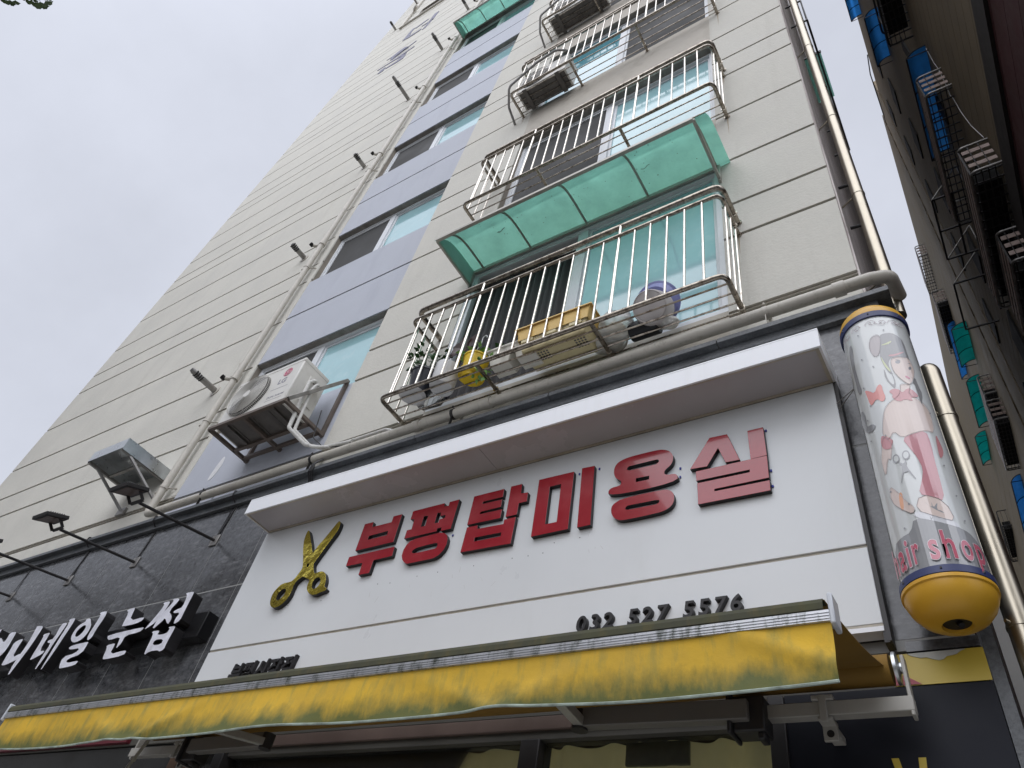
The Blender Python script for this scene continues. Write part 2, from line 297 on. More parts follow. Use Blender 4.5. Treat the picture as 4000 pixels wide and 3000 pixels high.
DATA = {"red":[[[[[-3.2802,4.1332],[-3.2048,4.1334],[-3.1988,4.0921],[-3.0346,4.0935],[-3.0347,4.1384],[-2.9636,4.1391],[-2.9582,3.9296],[-3.2749,3.9277]],[[-3.1985,4.0243],[-3.038,4.0281],[-3.0357,3.9963],[-3.1996,3.9939]]],[[[-3.3108,3.8885],[-2.9339,3.8899],[-2.9294,3.8234],[-3.0768,3.822],[-3.0776,3.7332],[-3.1638,3.7336],[-3.1675,3.8198],[-3.3087,3.8215]]]],[[[[-2.8633,4.1398],[-2.6245,4.1397],[-2.6195,4.1139],[-2.5852,4.1116],[-2.5853,4.1391],[-2.5133,4.1406],[-2.5181,3.9301],[-2.5892,3.9295],[-2.592,3.9556],[-2.6253,3.9539],[-2.6246,3.9348],[-2.8735,3.9345],[-2.873,3.9948],[-2.8374,3.9955],[-2.8394,4.0705],[-2.8726,4.0778],[-2.8737,4.136]],[[-2.7655,4.0759],[-2.7321,4.0724],[-2.7315,3.9961],[-2.765,3.9968]],[[-2.6601,4.0747],[-2.6311,4.073],[-2.6295,4.0473],[-2.5883,4.0448],[-2.5888,4.0217],[-2.6282,4.0203],[-2.6286,3.9972],[-2.6601,3.998]]],[[[-2.8359,3.8843],[-2.8161,3.9049],[-2.7762,3.9131],[-2.5935,3.9181],[-2.5606,3.9085],[-2.5332,3.8877],[-2.5196,3.8588],[-2.517,3.8188],[-2.528,3.7859],[-2.5529,3.7579],[-2.5821,3.7444],[-2.6064,3.7414],[-2.7828,3.7418],[-2.8071,3.7541],[-2.8324,3.7787],[-2.8472,3.8094],[-2.8484,3.8501]],[[-2.7667,3.8337],[-2.7505,3.8445],[-2.6131,3.8497],[-2.5953,3.8476],[-2.5863,3.8389],[-2.584,3.8246],[-2.5901,3.8101],[-2.6062,3.8074],[-2.7436,3.8051],[-2.7622,3.808],[-2.7732,3.817],[-2.7741,3.8272]]]],[[[[-2.4009,4.1339],[-2.1852,4.1341],[-2.1833,4.0759],[-2.3217,4.0763],[-2.3235,4.0591],[-2.1841,4.0576],[-2.1811,4.0041],[-2.3229,4.0027],[-2.3236,3.9856],[-2.1689,3.9831],[-2.1682,3.9239],[-2.3984,3.9279]]],[[[-2.1389,4.1391],[-2.0643,4.1383],[-2.0583,4.0675],[-2.0103,4.0638],[-2.0072,3.9996],[-2.0592,4.0001],[-2.0578,3.9225],[-2.1315,3.9224]]],[[[-2.3956,3.9099],[-2.3207,3.9093],[-2.3164,3.8827],[-2.1365,3.8766],[-2.1372,3.9058],[-2.0609,3.9058],[-2.0601,3.7333],[-2.3968,3.7433]],[[-2.3196,3.8253],[-2.1374,3.8214],[-2.1386,3.7953],[-2.3174,3.798]]]],[[[[-1.9478,4.1356],[-1.7228,4.1317],[-1.7119,3.7486],[-1.934,3.7484]],[[-1.867,4.065],[-1.7954,4.0651],[-1.7865,3.809],[-1.8574,3.8101]]],[[[-1.6737,4.1412],[-1.5971,4.1371],[-1.5824,3.7452],[-1.6568,3.7453]]]],[[[[-1.4509,4.1188],[-1.4094,4.1346],[-1.3209,4.1369],[-1.2295,4.1354],[-1.1889,4.1249],[-1.1575,4.1018],[-1.143,4.07],[-1.1435,4.0378],[-1.156,4.0096],[-1.189,3.9875],[-1.1882,3.9532],[-1.1181,3.9505],[-1.1185,3.8929],[-1.4936,3.8986],[-1.4954,3.9533],[-1.4242,3.9539],[-1.4251,3.9866],[-1.4544,4.0065],[-1.4707,4.0356],[-1.4743,4.0697],[-1.4684,4.0987]],[[-1.3977,4.0614],[-1.3891,4.0726],[-1.2411,4.0726],[-1.2254,4.0706],[-1.2184,4.0603],[-1.2204,4.0501],[-1.2356,4.0395],[-1.3803,4.0415],[-1.3945,4.0467],[-1.3996,4.0548]],[[-1.3435,3.9794],[-1.2688,3.976],[-1.2696,3.951],[-1.3434,3.953]]],[[[-1.4495,3.8503],[-1.4102,3.8685],[-1.196,3.866],[-1.1662,3.8591],[-1.1429,3.8395],[-1.1342,3.8102],[-1.1359,3.7766],[-1.1519,3.7518],[-1.1845,3.7359],[-1.2259,3.7315],[-1.3877,3.7302],[-1.4232,3.7369],[-1.4513,3.7582],[-1.4681,3.7894],[-1.4706,3.82],[-1.4644,3.8388]],[[-1.3905,3.808],[-1.38,3.8154],[-1.2284,3.8122],[-1.2135,3.8084],[-1.209,3.7999],[-1.213,3.7911],[-1.2275,3.785],[-1.3695,3.7879],[-1.3849,3.7892],[-1.3929,3.7971]]]],[[[[-0.9512,4.129],[-0.8615,4.1238],[-0.8079,3.9431],[-0.8756,3.9463],[-0.9092,4.0492],[-0.9677,3.9481],[-1.0531,3.955]]],[[[-0.7609,4.1126],[-0.6855,4.111],[-0.681,3.933],[-0.7559,3.9314]]],[[[-1.0243,3.9324],[-0.6812,3.9301],[-0.6817,3.7997],[-0.9356,3.8017],[-0.936,3.7875],[-0.6805,3.7835],[-0.6812,3.7272],[-1.0153,3.7322],[-1.0178,3.8579],[-0.7653,3.8547],[-0.7643,3.8709],[-1.0225,3.875]]]]],"nail":[[[[[-7.4645,3.8037],[-7.4222,3.7935],[-7.3244,3.7415],[-7.3052,3.7694],[-7.329,3.8333],[-7.2189,3.8319],[-7.2035,3.8127],[-7.1664,3.6642],[-7.1968,3.6043],[-7.2385,3.5942],[-7.4267,3.7331]]]],[[[[-7.1067,3.7162],[-7.0343,3.7373],[-6.9722,3.7348],[-6.9783,3.6723],[-6.945,3.5637],[-6.8487,3.5912],[-6.7818,3.5794],[-6.7939,3.5481],[-6.9756,3.506],[-7.0493,3.5105],[-7.0587,3.5283],[-7.0897,3.6751]]],[[[-6.8731,3.8263],[-6.88,3.8422],[-6.7767,3.8287],[-6.755,3.8062],[-6.7478,3.6556],[-6.7642,3.545],[-6.7934,3.371],[-6.8489,3.5166],[-6.8283,3.6648]]]],[[[[-6.6571,3.7356],[-6.5655,3.7435],[-6.5491,3.7224],[-6.5325,3.5756],[-6.4387,3.5727],[-6.4538,3.5443],[-6.5758,3.5091],[-6.5994,3.5188],[-6.6206,3.712]]],[[[-6.4555,3.8063],[-6.376,3.8083],[-6.3568,3.7837],[-6.3751,3.6222],[-6.3643,3.5303],[-6.3934,3.3833],[-6.42,3.5093],[-6.418,3.6382],[-6.4817,3.6438],[-6.4976,3.6643],[-6.4183,3.6736]]],[[[-6.3718,3.8337],[-6.2956,3.8378],[-6.2678,3.8196],[-6.2686,3.6833],[-6.2732,3.5206],[-6.2976,3.3702],[-6.3157,3.5162],[-6.3305,3.6816],[-6.3373,3.8098]]]],[[[[-6.1344,3.7546],[-6.0577,3.7772],[-6.084,3.7947],[-6.0271,3.7992],[-5.9865,3.7676],[-5.9313,3.7189],[-5.9175,3.6583],[-5.9438,3.6124],[-6.0147,3.5941],[-6.0793,3.6043],[-6.145,3.65],[-6.1575,3.7112]],[[-6.0898,3.7275],[-6.0535,3.7441],[-6.0145,3.7362],[-5.9963,3.7045],[-6.0107,3.6609],[-6.0496,3.6403],[-6.0905,3.6525],[-6.1131,3.6918]]],[[[-5.9258,3.8339],[-5.8341,3.8321],[-5.8179,3.8233],[-5.8041,3.7797],[-5.8194,3.664],[-5.807,3.6093],[-5.849,3.5862],[-5.8873,3.6367],[-5.8835,3.7264],[-5.8862,3.8096]]],[[[-6.0692,3.5604],[-5.9926,3.5738],[-5.8268,3.5748],[-5.8134,3.5663],[-5.8096,3.4798],[-5.9829,3.4553],[-5.957,3.4186],[-5.8006,3.424],[-5.7935,3.4107],[-5.8089,3.3914],[-5.9931,3.3842],[-6.0257,3.389],[-6.0734,3.482],[-5.918,3.4914],[-5.8836,3.5352],[-6.0123,3.5364],[-6.056,3.5457]]]],[[[[-5.5281,3.7957],[-5.4293,3.8067],[-5.4201,3.7937],[-5.3958,3.6884],[-5.2164,3.6988],[-5.2096,3.6763],[-5.2696,3.6544],[-5.4451,3.6532],[-5.4606,3.6621],[-5.4763,3.7748]]],[[[-5.5812,3.5993],[-5.1567,3.6099],[-5.1335,3.5986],[-5.1628,3.5731],[-5.3312,3.5688],[-5.3218,3.5093],[-5.3532,3.4651],[-5.3672,3.5146],[-5.391,3.5677],[-5.522,3.5537],[-5.5601,3.571]]],[[[-5.5139,3.5105],[-5.4162,3.5161],[-5.404,3.5063],[-5.3973,3.4274],[-5.2369,3.4409],[-5.1905,3.4334],[-5.2005,3.4025],[-5.4342,3.3964],[-5.4598,3.4055],[-5.4874,3.4908]]]],[[[[-5.0629,3.7898],[-4.9869,3.7914],[-4.9734,3.772],[-4.9894,3.6844],[-5.019,3.6296],[-5.1076,3.5869],[-5.1115,3.5957],[-5.0665,3.6697],[-5.0269,3.767]]],[[[-4.9624,3.8051],[-4.8812,3.7987],[-4.8709,3.7782],[-4.9273,3.7011],[-4.8535,3.6571],[-4.8368,3.6217],[-4.8463,3.5886],[-4.9264,3.6547],[-4.9412,3.6275],[-5.0156,3.567],[-5.0146,3.6541],[-4.9722,3.7245],[-4.9316,3.783]]],[[[-4.8332,3.833],[-4.7387,3.8309],[-4.7306,3.8124],[-4.7287,3.7312],[-4.7231,3.6472],[-4.7204,3.606],[-4.7723,3.5805],[-4.7891,3.6235],[-4.7691,3.6744],[-4.8448,3.6768],[-4.8635,3.692],[-4.8298,3.704],[-4.7753,3.7129],[-4.7963,3.8098]]],[[[-5.0005,3.5569],[-4.9167,3.5545],[-4.9051,3.5409],[-4.9097,3.5173],[-4.7976,3.5155],[-4.7872,3.5542],[-4.822,3.5668],[-4.741,3.5643],[-4.7331,3.5473],[-4.7357,3.4413],[-4.7258,3.394],[-4.7708,3.3837],[-4.7883,3.3971],[-4.8885,3.4004],[-4.9331,3.3742],[-4.9478,3.4186],[-4.9594,3.5315]],[[-4.9066,3.4849],[-4.7982,3.48],[-4.7914,3.4361],[-4.899,3.4406]]]]],"sci":[[[[[-3.8419,4.2142],[-3.8104,4.1787],[-3.7368,4.0686],[-3.6803,3.9769],[-3.6706,4.0257],[-3.6244,4.0896],[-3.606,4.1229],[-3.5725,4.1795],[-3.5493,4.2222],[-3.5195,4.1955],[-3.5215,4.1269],[-3.5529,4.0672],[-3.598,3.968],[-3.6263,3.9027],[-3.6258,3.8851],[-3.58,3.808],[-3.5409,3.8215],[-3.5017,3.8178],[-3.4699,3.7953],[-3.4385,3.7401],[-3.4358,3.6939],[-3.4035,3.6822],[-3.4044,3.6631],[-3.4497,3.6575],[-3.4917,3.645],[-3.5397,3.6589],[-3.5817,3.6917],[-3.6008,3.7277],[-3.5964,3.767],[-3.6161,3.7805],[-3.6795,3.8119],[-3.7072,3.7996],[-3.7335,3.7768],[-3.7372,3.7368],[-3.7321,3.6893],[-3.7504,3.6461],[-3.7914,3.6131],[-3.8406,3.6086],[-3.8818,3.6264],[-3.9085,3.6634],[-3.9191,3.7256],[-3.8858,3.7749],[-3.8499,3.7896],[-3.7787,3.7879],[-3.7523,3.8108],[-3.7396,3.8431],[-3.722,3.8748],[-3.7397,3.9239],[-3.8069,4.0458],[-3.8444,4.1362]],[[-3.8543,3.6685],[-3.8663,3.7038],[-3.8465,3.7378],[-3.8116,3.7456],[-3.7887,3.7284],[-3.7915,3.6954],[-3.8133,3.6656],[-3.8395,3.6583]],[[-3.559,3.7274],[-3.5624,3.7579],[-3.5365,3.7802],[-3.5029,3.771],[-3.4838,3.7412],[-3.4879,3.7091],[-3.5153,3.6907],[-3.5395,3.6979]],[[-3.692,3.8868],[-3.6966,3.9053],[-3.6844,3.91],[-3.669,3.9022],[-3.6642,3.8831],[-3.6755,3.8768]]]]],"wall":[[[-9.9038,20.4881],[-9.8911,20.744],[-9.7212,20.7689],[-9.6825,20.4779],[-9.7912,20.4361]],[[-10.1469,21.0609],[-9.772,21.0298],[-9.4378,21.0581],[-9.0146,20.8863],[-9.0207,20.8099],[-9.368,20.8708],[-9.8209,20.9767],[-10.0741,20.9682]],[[-9.6753,20.6045],[-9.2656,20.5958],[-9.2241,20.7252],[-9.0794,20.8805],[-8.9925,20.7621],[-8.9805,20.4224],[-9.1987,20.4163],[-9.6118,20.5003]],[[-10.0234,21.647],[-9.8001,21.7144],[-9.6203,21.8644],[-9.4146,21.8783],[-9.2017,21.6046],[-9.1432,21.4391],[-9.3503,21.4431],[-9.5447,21.3449],[-9.7952,21.3923],[-9.8019,21.5946]],[[-9.4274,21.0914],[-8.8369,21.1409],[-8.7963,21.0356],[-9.3368,20.9698]],[[-9.7765,21.3435],[-8.9734,21.769],[-8.9421,21.6838],[-9.6535,21.2038]],[[-10.0067,23.1862],[-9.9938,23.4947],[-9.956,24.1711],[-9.7963,24.0733],[-9.8429,23.7735],[-9.7661,23.2717],[-9.4995,23.2062],[-9.2853,23.2146],[-9.2411,23.0819],[-9.6873,23.0481]],[[-9.7759,24.0136],[-9.3174,24.1273],[-9.2658,24.0052],[-9.7272,23.8714]],[[-9.1463,22.8686],[-9.1226,23.5234],[-9.1165,24.267],[-8.9406,24.2501],[-8.9335,23.6826],[-8.9797,23.3014],[-9.0362,22.892]],[[-9.4039,23.6066],[-9.0514,23.5258],[-8.975,23.6621],[-8.9214,23.4921],[-9.3564,23.5004]]],"tube":[["skin",[[0.335,3.9581],[0.532,3.9622],[0.627,3.9588],[0.578,3.9366],[0.495,3.8997],[0.771,3.8745],[0.946,3.8458],[1.018,3.8123],[0.92,3.7028],[0.655,3.7048],[0.287,3.6843],[0.002,3.6689],[-0.146,3.7138],[-0.321,3.6813],[-0.465,3.7098],[-0.389,3.7678],[-0.238,3.8387],[-0.057,3.8662],[0.214,3.8894],[0.321,3.9285]]],["skin",[[-0.465,3.7098],[-0.321,3.6813],[-0.278,3.6519],[-0.362,3.6071],[-0.431,3.5831],[-0.482,3.6033],[-0.698,3.5198],[-0.725,3.6024],[-0.641,3.6432]]],["hair",[[0.192,4.2771],[0.322,4.2876],[0.566,4.2923],[0.767,4.2764],[0.886,4.2432],[0.887,4.1633],[0.895,4.1185],[0.785,4.1241],[0.341,4.1262],[0.27,4.1143],[0.203,4.0841],[0.227,4.0393],[0.256,4.02],[0.158,4.029],[0.081,4.0761],[0.036,4.1299],[0.072,4.1806],[0.163,4.2301]]],["bun",[[-0.133,4.2557],[-0.01,4.2808],[0.141,4.2827],[0.204,4.2629],[0.054,4.1551],[-0.091,4.1448],[-0.171,4.1776],[-0.181,4.2188]]],["hair",[[0.039,4.0656],[0.009,3.9989],[0.155,3.944],[0.199,3.9367],[0.258,3.9712],[0.243,4.0203],[0.211,4.0273],[0.235,3.9838],[0.183,3.955],[0.079,3.9892],[0.063,4.0518]]],["hair",[[0.627,3.9588],[0.733,3.9782],[0.876,4.0231],[0.904,3.9645],[0.96,3.9214],[0.784,3.8468],[0.919,3.8495],[0.789,3.8499],[0.787,3.91],[0.784,3.9809]]],["skin",[[0.302,4.1137],[0.456,4.1273],[0.669,4.1313],[0.841,4.1373],[0.902,4.1126],[0.937,4.0647],[0.813,4.0068],[0.627,3.9588],[0.537,3.9653],[0.384,3.9941],[0.28,4.0381],[0.27,4.0823]]],["hairred",[[0.279,4.1433],[0.483,4.1471],[0.771,4.1754],[0.746,4.1642],[0.468,4.1359],[0.281,4.1335]]],["hairyel",[[0.059,4.1482],[0.112,4.1002],[0.227,4.0393],[0.174,4.0409],[0.07,4.0894]]],["hairyel",[[0.138,4.2108],[0.293,4.2195],[0.508,4.2395],[0.402,4.215],[0.222,4.2091]]],["eye",[[0.553,4.098],[0.535,4.0925],[0.502,4.0882],[0.462,4.0864],[0.427,4.0875],[0.405,4.0912],[0.402,4.0963],[0.419,4.1014],[0.451,4.1053],[0.491,4.1071],[0.527,4.1063],[0.551,4.1031]]],["eye",[[0.857,4.0727],[0.839,4.0665],[0.811,4.0611],[0.781,4.058],[0.757,4.058],[0.745,4.061],[0.747,4.0661],[0.763,4.072],[0.789,4.0772],[0.82,4.0803],[0.845,4.0806],[0.859,4.0779]]],["eye",[[0.39,4.1097],[0.524,4.1141],[0.594,4.1017],[0.502,4.1085]]],["eye",[[0.745,4.0964],[0.851,4.1039],[0.895,4.0994],[0.824,4.0983]]],["lips",[[0.55,4.0129],[0.639,4.0137],[0.709,4.0013],[0.653,3.994],[0.582,3.9997]]],["red",[[-0.003,3.9273],[0.147,3.9383],[0.295,3.9288],[0.345,3.9077],[0.492,3.9348],[0.608,3.9374],[0.793,3.9045],[0.721,3.8892],[0.525,3.8828],[0.575,3.861],[0.35,3.8729],[0.24,3.86],[0.109,3.8696],[0.046,3.8925],[0.09,3.9051]]],["orange",[[-0.682,3.9971],[-0.53,3.9758],[-0.381,3.9449],[-0.249,3.9808],[-0.13,3.9804],[-0.136,3.9327],[-0.109,3.9102],[-0.139,3.8888],[-0.236,3.8817],[-0.362,3.9133],[-0.555,3.8921],[-0.613,3.9046],[-0.646,3.9562]]],["dress",[[-0.002,3.6664],[0.283,3.6817],[0.655,3.7048],[0.688,3.6439],[0.638,3.5529],[0.625,3.4905],[0.58,3.3614],[0.296,3.3831],[0.012,3.3958],[0.186,3.4575],[0.283,3.5093],[0.23,3.5645],[0.115,3.6152]]],["red",[[-0.524,3.7155],[-0.457,3.7144],[-0.227,3.6769],[-0.258,3.6556],[-0.349,3.6342],[-0.536,3.648],[-0.595,3.68]]],["red",[[0.94,3.7041],[1.001,3.6618],[1.038,3.6239],[0.934,3.5867],[0.806,3.5693],[0.866,3.6527]]],["dark",[[-0.716,4.3043],[-0.903,4.3045],[-1.015,4.2114],[-0.993,4.109],[-0.995,4.0051],[-0.776,4.0],[-0.825,4.0659],[-0.85,4.1866]]],["dark",[[-1.012,3.9257],[-0.902,3.8644],[-0.977,3.8168],[-0.677,3.803],[-0.584,3.776],[-0.854,3.7681],[-1.18,3.8202],[-1.316,3.9072]]],["gray",[[0.077,3.5801],[0.048,3.5692],[0.002,3.5622],[-0.05,3.5613],[-0.093,3.5667],[-0.116,3.5767],[-0.113,3.5885],[-0.084,3.5991],[-0.037,3.6056],[0.015,3.6066],[0.058,3.6017],[0.081,3.592]]],["paper",[[0.047,3.5812],[0.027,3.5735],[-0.005,3.5687],[-0.04,3.568],[-0.069,3.5717],[-0.085,3.5786],[-0.082,3.5869],[-0.062,3.5943],[-0.03,3.599],[0.006,3.5997],[0.035,3.5963],[0.05,3.5895]]],["gray",[[-0.188,3.5745],[-0.215,3.565],[-0.259,3.5597],[-0.307,3.5601],[-0.349,3.5662],[-0.371,3.5762],[-0.368,3.5872],[-0.34,3.5963],[-0.295,3.6012],[-0.245,3.6008],[-0.206,3.5951],[-0.185,3.5855]]],["paper",[[-0.22,3.5765],[-0.238,3.5701],[-0.266,3.5664],[-0.297,3.5666],[-0.323,3.5705],[-0.337,3.5771],[-0.334,3.5845],[-0.316,3.5908],[-0.287,3.5943],[-0.255,3.5941],[-0.23,3.5904],[-0.217,3.5839]]],["gray",[[-0.228,3.5595],[-0.115,3.5448],[-0.052,3.5654],[-0.052,3.5457],[-0.087,3.5356],[0.112,3.4457],[-0.134,3.5263],[-0.356,3.4433],[-0.174,3.5325],[-0.249,3.5545]]],["skin",[[-0.653,3.4807],[-0.429,3.4278],[-0.32,3.3835],[-0.13,3.3429],[-0.233,3.32],[-0.461,3.3538],[-0.714,3.4074]]],["orange2",[[-0.443,3.4252],[-0.371,3.4287],[-0.36,3.408],[-0.411,3.3502],[-0.486,3.3535],[-0.488,3.3882]]],["skin",[[0.037,3.395],[0.563,3.3631],[0.682,3.2771],[0.293,3.2888],[-0.146,3.3324]]],["belt",[[-0.163,3.3318],[0.298,3.2922],[0.679,3.2797],[0.753,3.2512],[0.264,3.2707],[-0.236,3.3056]]],["gray",[[0.121,3.2977],[0.134,3.2974],[0.144,3.2734],[0.121,3.2705]]],["gray",[[0.18,3.2966],[0.191,3.2944],[0.086,3.2706],[0.076,3.2735]]],["gray",[[0.059,3.3727],[0.11,3.3572],[0.245,3.3269],[0.484,3.3058],[0.415,3.3201],[0.311,3.3231],[0.385,3.3583],[0.25,3.3304],[0.245,3.362],[0.225,3.3327],[0.122,3.3533]]],["dark",[[-0.236,3.3056],[0.264,3.2707],[0.757,3.2534],[0.965,3.2456],[1.172,3.2202],[1.406,3.1809],[1.56,3.137],[1.559,3.1182],[0.92,3.0952],[0.342,3.0871],[-0.2,3.0911],[-0.719,3.0969],[-1.066,3.0993],[-1.176,3.1596],[-1.016,3.2446],[-0.66,3.251],[-0.388,3.2517]]],["gray",[[-0.39,4.3205],[-0.403,4.3185],[-0.425,4.3198],[-0.444,4.3236],[-0.449,4.3277],[-0.436,4.3296],[-0.413,4.3283],[-0.394,4.3245]]],["gray",[[0.376,4.3094],[0.364,4.306],[0.344,4.3048],[0.327,4.3065],[0.324,4.31],[0.336,4.3133],[0.356,4.3145],[0.373,4.3129]]],["gray",[[-0.472,4.1657],[-0.485,4.164],[-0.507,4.1654],[-0.527,4.1692],[-0.532,4.1731],[-0.518,4.1747],[-0.495,4.1732],[-0.476,4.1695]]],["gray",[[-0.192,4.0932],[-0.203,4.091],[-0.223,4.0914],[-0.239,4.0942],[-0.243,4.0977],[-0.231,4.0999],[-0.212,4.0994],[-0.196,4.0967]]],["gray",[[-0.646,4.0062],[-0.661,4.0049],[-0.686,4.0069],[-0.709,4.011],[-0.714,4.0148],[-0.699,4.0159],[-0.673,4.0139],[-0.651,4.0099]]],["gray",[[-0.578,3.8919],[-0.591,3.8905],[-0.615,3.892],[-0.635,3.8955],[-0.64,3.899],[-0.626,3.9003],[-0.603,3.8987],[-0.583,3.8953]]],["gray",[[-0.808,3.8342],[-0.824,3.8334],[-0.854,3.836],[-0.881,3.8405],[-0.887,3.8441],[-0.869,3.8447],[-0.839,3.842],[-0.813,3.8378]]],["gray",[[-0.874,3.7296],[-0.892,3.729],[-0.924,3.7318],[-0.953,3.7364],[-0.961,3.74],[-0.941,3.7403],[-0.908,3.7374],[-0.88,3.733]]],["gray",[[1.029,3.8187],[1.009,3.8144],[0.978,3.8108],[0.954,3.8102],[0.95,3.8126],[0.968,3.8167],[0.999,3.8202],[1.024,3.8211]]],["gray",[[-0.361,3.7068],[-0.371,3.7051],[-0.39,3.7057],[-0.407,3.7082],[-0.41,3.7112],[-0.399,3.7128],[-0.38,3.7122],[-0.364,3.7098]]],["gray",[[-0.62,3.4496],[-0.634,3.4476],[-0.658,3.4485],[-0.677,3.4516],[-0.681,3.4551],[-0.666,3.457],[-0.642,3.4561],[-0.623,3.4531]]],["gray",[[0.889,3.5394],[0.871,3.535],[0.845,3.5322],[0.825,3.5325],[0.824,3.5356],[0.84,3.5398],[0.867,3.5427],[0.887,3.5425]]],["gray",[[0.969,3.404],[0.95,3.3998],[0.922,3.3968],[0.901,3.3968],[0.899,3.3998],[0.917,3.4039],[0.945,3.4068],[0.967,3.407]]],["gray",[[0.971,3.296],[0.953,3.292],[0.925,3.2892],[0.905,3.2893],[0.903,3.292],[0.92,3.2959],[0.948,3.2986],[0.969,3.2988]]],["gray",[[-0.496,3.276],[-0.508,3.2739],[-0.529,3.2742],[-0.545,3.2767],[-0.548,3.2798],[-0.535,3.2818],[-0.515,3.2814],[-0.499,3.2791]]],["gray",[[-0.241,3.3643],[-0.252,3.3619],[-0.27,3.3617],[-0.284,3.3638],[-0.287,3.367],[-0.275,3.3693],[-0.257,3.3695],[-0.243,3.3674]]]]}
# ------------------------------------------------------------------ ground
tag(MB().quad((-200, -200, 0), (200, -200, 0), (200, 300, 0), (-200, 300, 0)).build('ground', m_asph), 'grey asphalt ground', None, None, 'structure'); bpy.data.objects['ground'].pop('label', None)
g = MB().box(-14, 1.7, -3.6, -.06, -.2, .13).build('pavement', m_pave); g['kind'] = 'structure'
# ------------------------------------------------------------------ main apartment building
XL, XR = -12.1, -.115
b1 = thing('apartment_building', 'tall cream and lilac apartment building with grooved walls above the two shops', 'building')
G = [4.48+.84+.0, 5.265, 6.12, 6.55, 7.215]
G = [5.27]
base = [7.215]
k = 0
for z0 in [4.378, 7.215, 10.05, 12.873, 15.66, 18.45, 21.3, 24.1, 26.9, 29.7, 32.5]:
    for d in (0, .858, 1.725, 2.157):
        if z0+d > 5.2: G.append(z0+d)
G = sorted(set(round(x, 3) for x in G)); TOP = 34.8
WG = [6.09, 8.87, 11.68, 14.48, 17.28, 20.1, 22.9, 25.7, 28.5, 31.3]       # sills of the narrow windows
WB = [5.30, 8.10, 10.92, 13.75, 16.6, 19.4, 22.25, 25.1, 27.9, 30.7]       # sills of the balcony windows
HG, HB = 1.13, 1.86
def col(wall, slab, x0, x1, holes, gs, mat_i, inset=.016, low=5.05):
    """base box column with openings, and raised slabs between the grooves"""
    zs = [low]
    for a, b in holes: zs += [a, b]
    zs.append(TOP)
    for i in range(0, len(zs), 2): wall.box(x0, x1, .014, .3, zs[i], zs[i+1])
    cuts = sorted(gs)
    for i in range(0, len(zs), 2):
        a, b = zs[i], zs[i+1]; c = [a]+[q for q in cuts if a+.05 < q < b-.05]+[b]
        for j in range(len(c)-1):
            lo = c[j]+(inset if j else 0); hi = c[j+1]-(inset if j < len(c)-2 else 0)
            slab.i = mat_i; slab.box(x0, x1, 0, .014, lo, hi)
wall, slab = MB(), MB()
hl = [(26.0, 27.0), (28.8, 29.8), (31.6, 32.6)]
col(wall, slab, XL, -10.5, [], G, 0); col(wall, slab, -10.5, -8.6, hl, G, 0); col(wall, slab, -8.6, -6.42, [], G, 0)
LG = [z for z in G if any(abs(z-(s-.80)) < .12 for s in WG)]+[5.27]
col(wall, slab, -6.42, -4.39, [(s, s+HG) for s in WG], LG, 1)
col(wall, slab, -4.39, -3.29, [], G, 0)
col(wall, slab, -3.29, -.86, [(s, s+HB) for s in WB], [], 2)
col(wall, slab, -.86, XR, [], G, 0)
wall.build('wall', m_groove, b1)
slab.build('wall_cladding', [m_cream, m_lilac, m_creamR], b1, bevel=.005)
# ledge strip under the wall, recess just above the cornice
MB().box(XL, XR, .004, .28, 4.86, 5.05).build('lower_wall_strip', m_cream, b1)
sw = MB(); sw.box(XR-.3, XR+.012, .31, 14, 4.9, TOP)
sw.box(XR+.0005, XR+.012, .016, .309, 4.92, TOP); sw.build('side_wall', m_side, b1)
MB().box(XL, XL+.3, .31, 14, 0, TOP).build('side_wall', m_cream, b1)
MB().box(XL, XR-.02, .02, 14, TOP, TOP+.5).build('parapet', m_cream, b1)
MB().box(XL+.1, XR-.4, .9, 13.9, .2, TOP-.2).build('interior_block', m_dark, b1)
# stone cladding in tiles
st = MB(); xs = [-.072]+[-.637-.56*k for k in range(20)]; xs.append(XL)
zs = [(3.965, 4.866), (3.03, 3.957)]
for i in range(len(xs)-1):
    for (a, b) in zs:
        if xs[i]-.003 > xs[i+1]+.003: st.box(xs[i+1]+.0035, xs[i]-.0035, -.05, -.005, a+.002, b-.002)
st.box(-.30, -.072, -.05, -.005, 2.985, 3.022)
st.build('stone_cladding', m_stone, b1)
MB().box(XL, -.078, -.0485, .28, 2.99, 4.86).build('stone_backing', m_grout, b1)
MB().box(-.43, -.075, -.002, 10, 0, 4.86).build('lower_side_wall', m_stone_d, b1)
MB().box(-.064, -.026, -.052, -.004, 0, 3.2).build('stone_edge_strip', m_stone_d, b1)
cn = MB(); x = XL
while x < .01:
    x2 = min(x+1.12, .01); cn.box(x, x2-.004, -.13, .0, 4.868, 4.905); x = x2
cn.box(XL, -.06, -.085, -.052, 4.80, 4.8675)
cn.box(-.07, .01, .0, 3, 4.868, 4.905)
cn.build('cornice', m_stone_d, b1, bevel=.003)
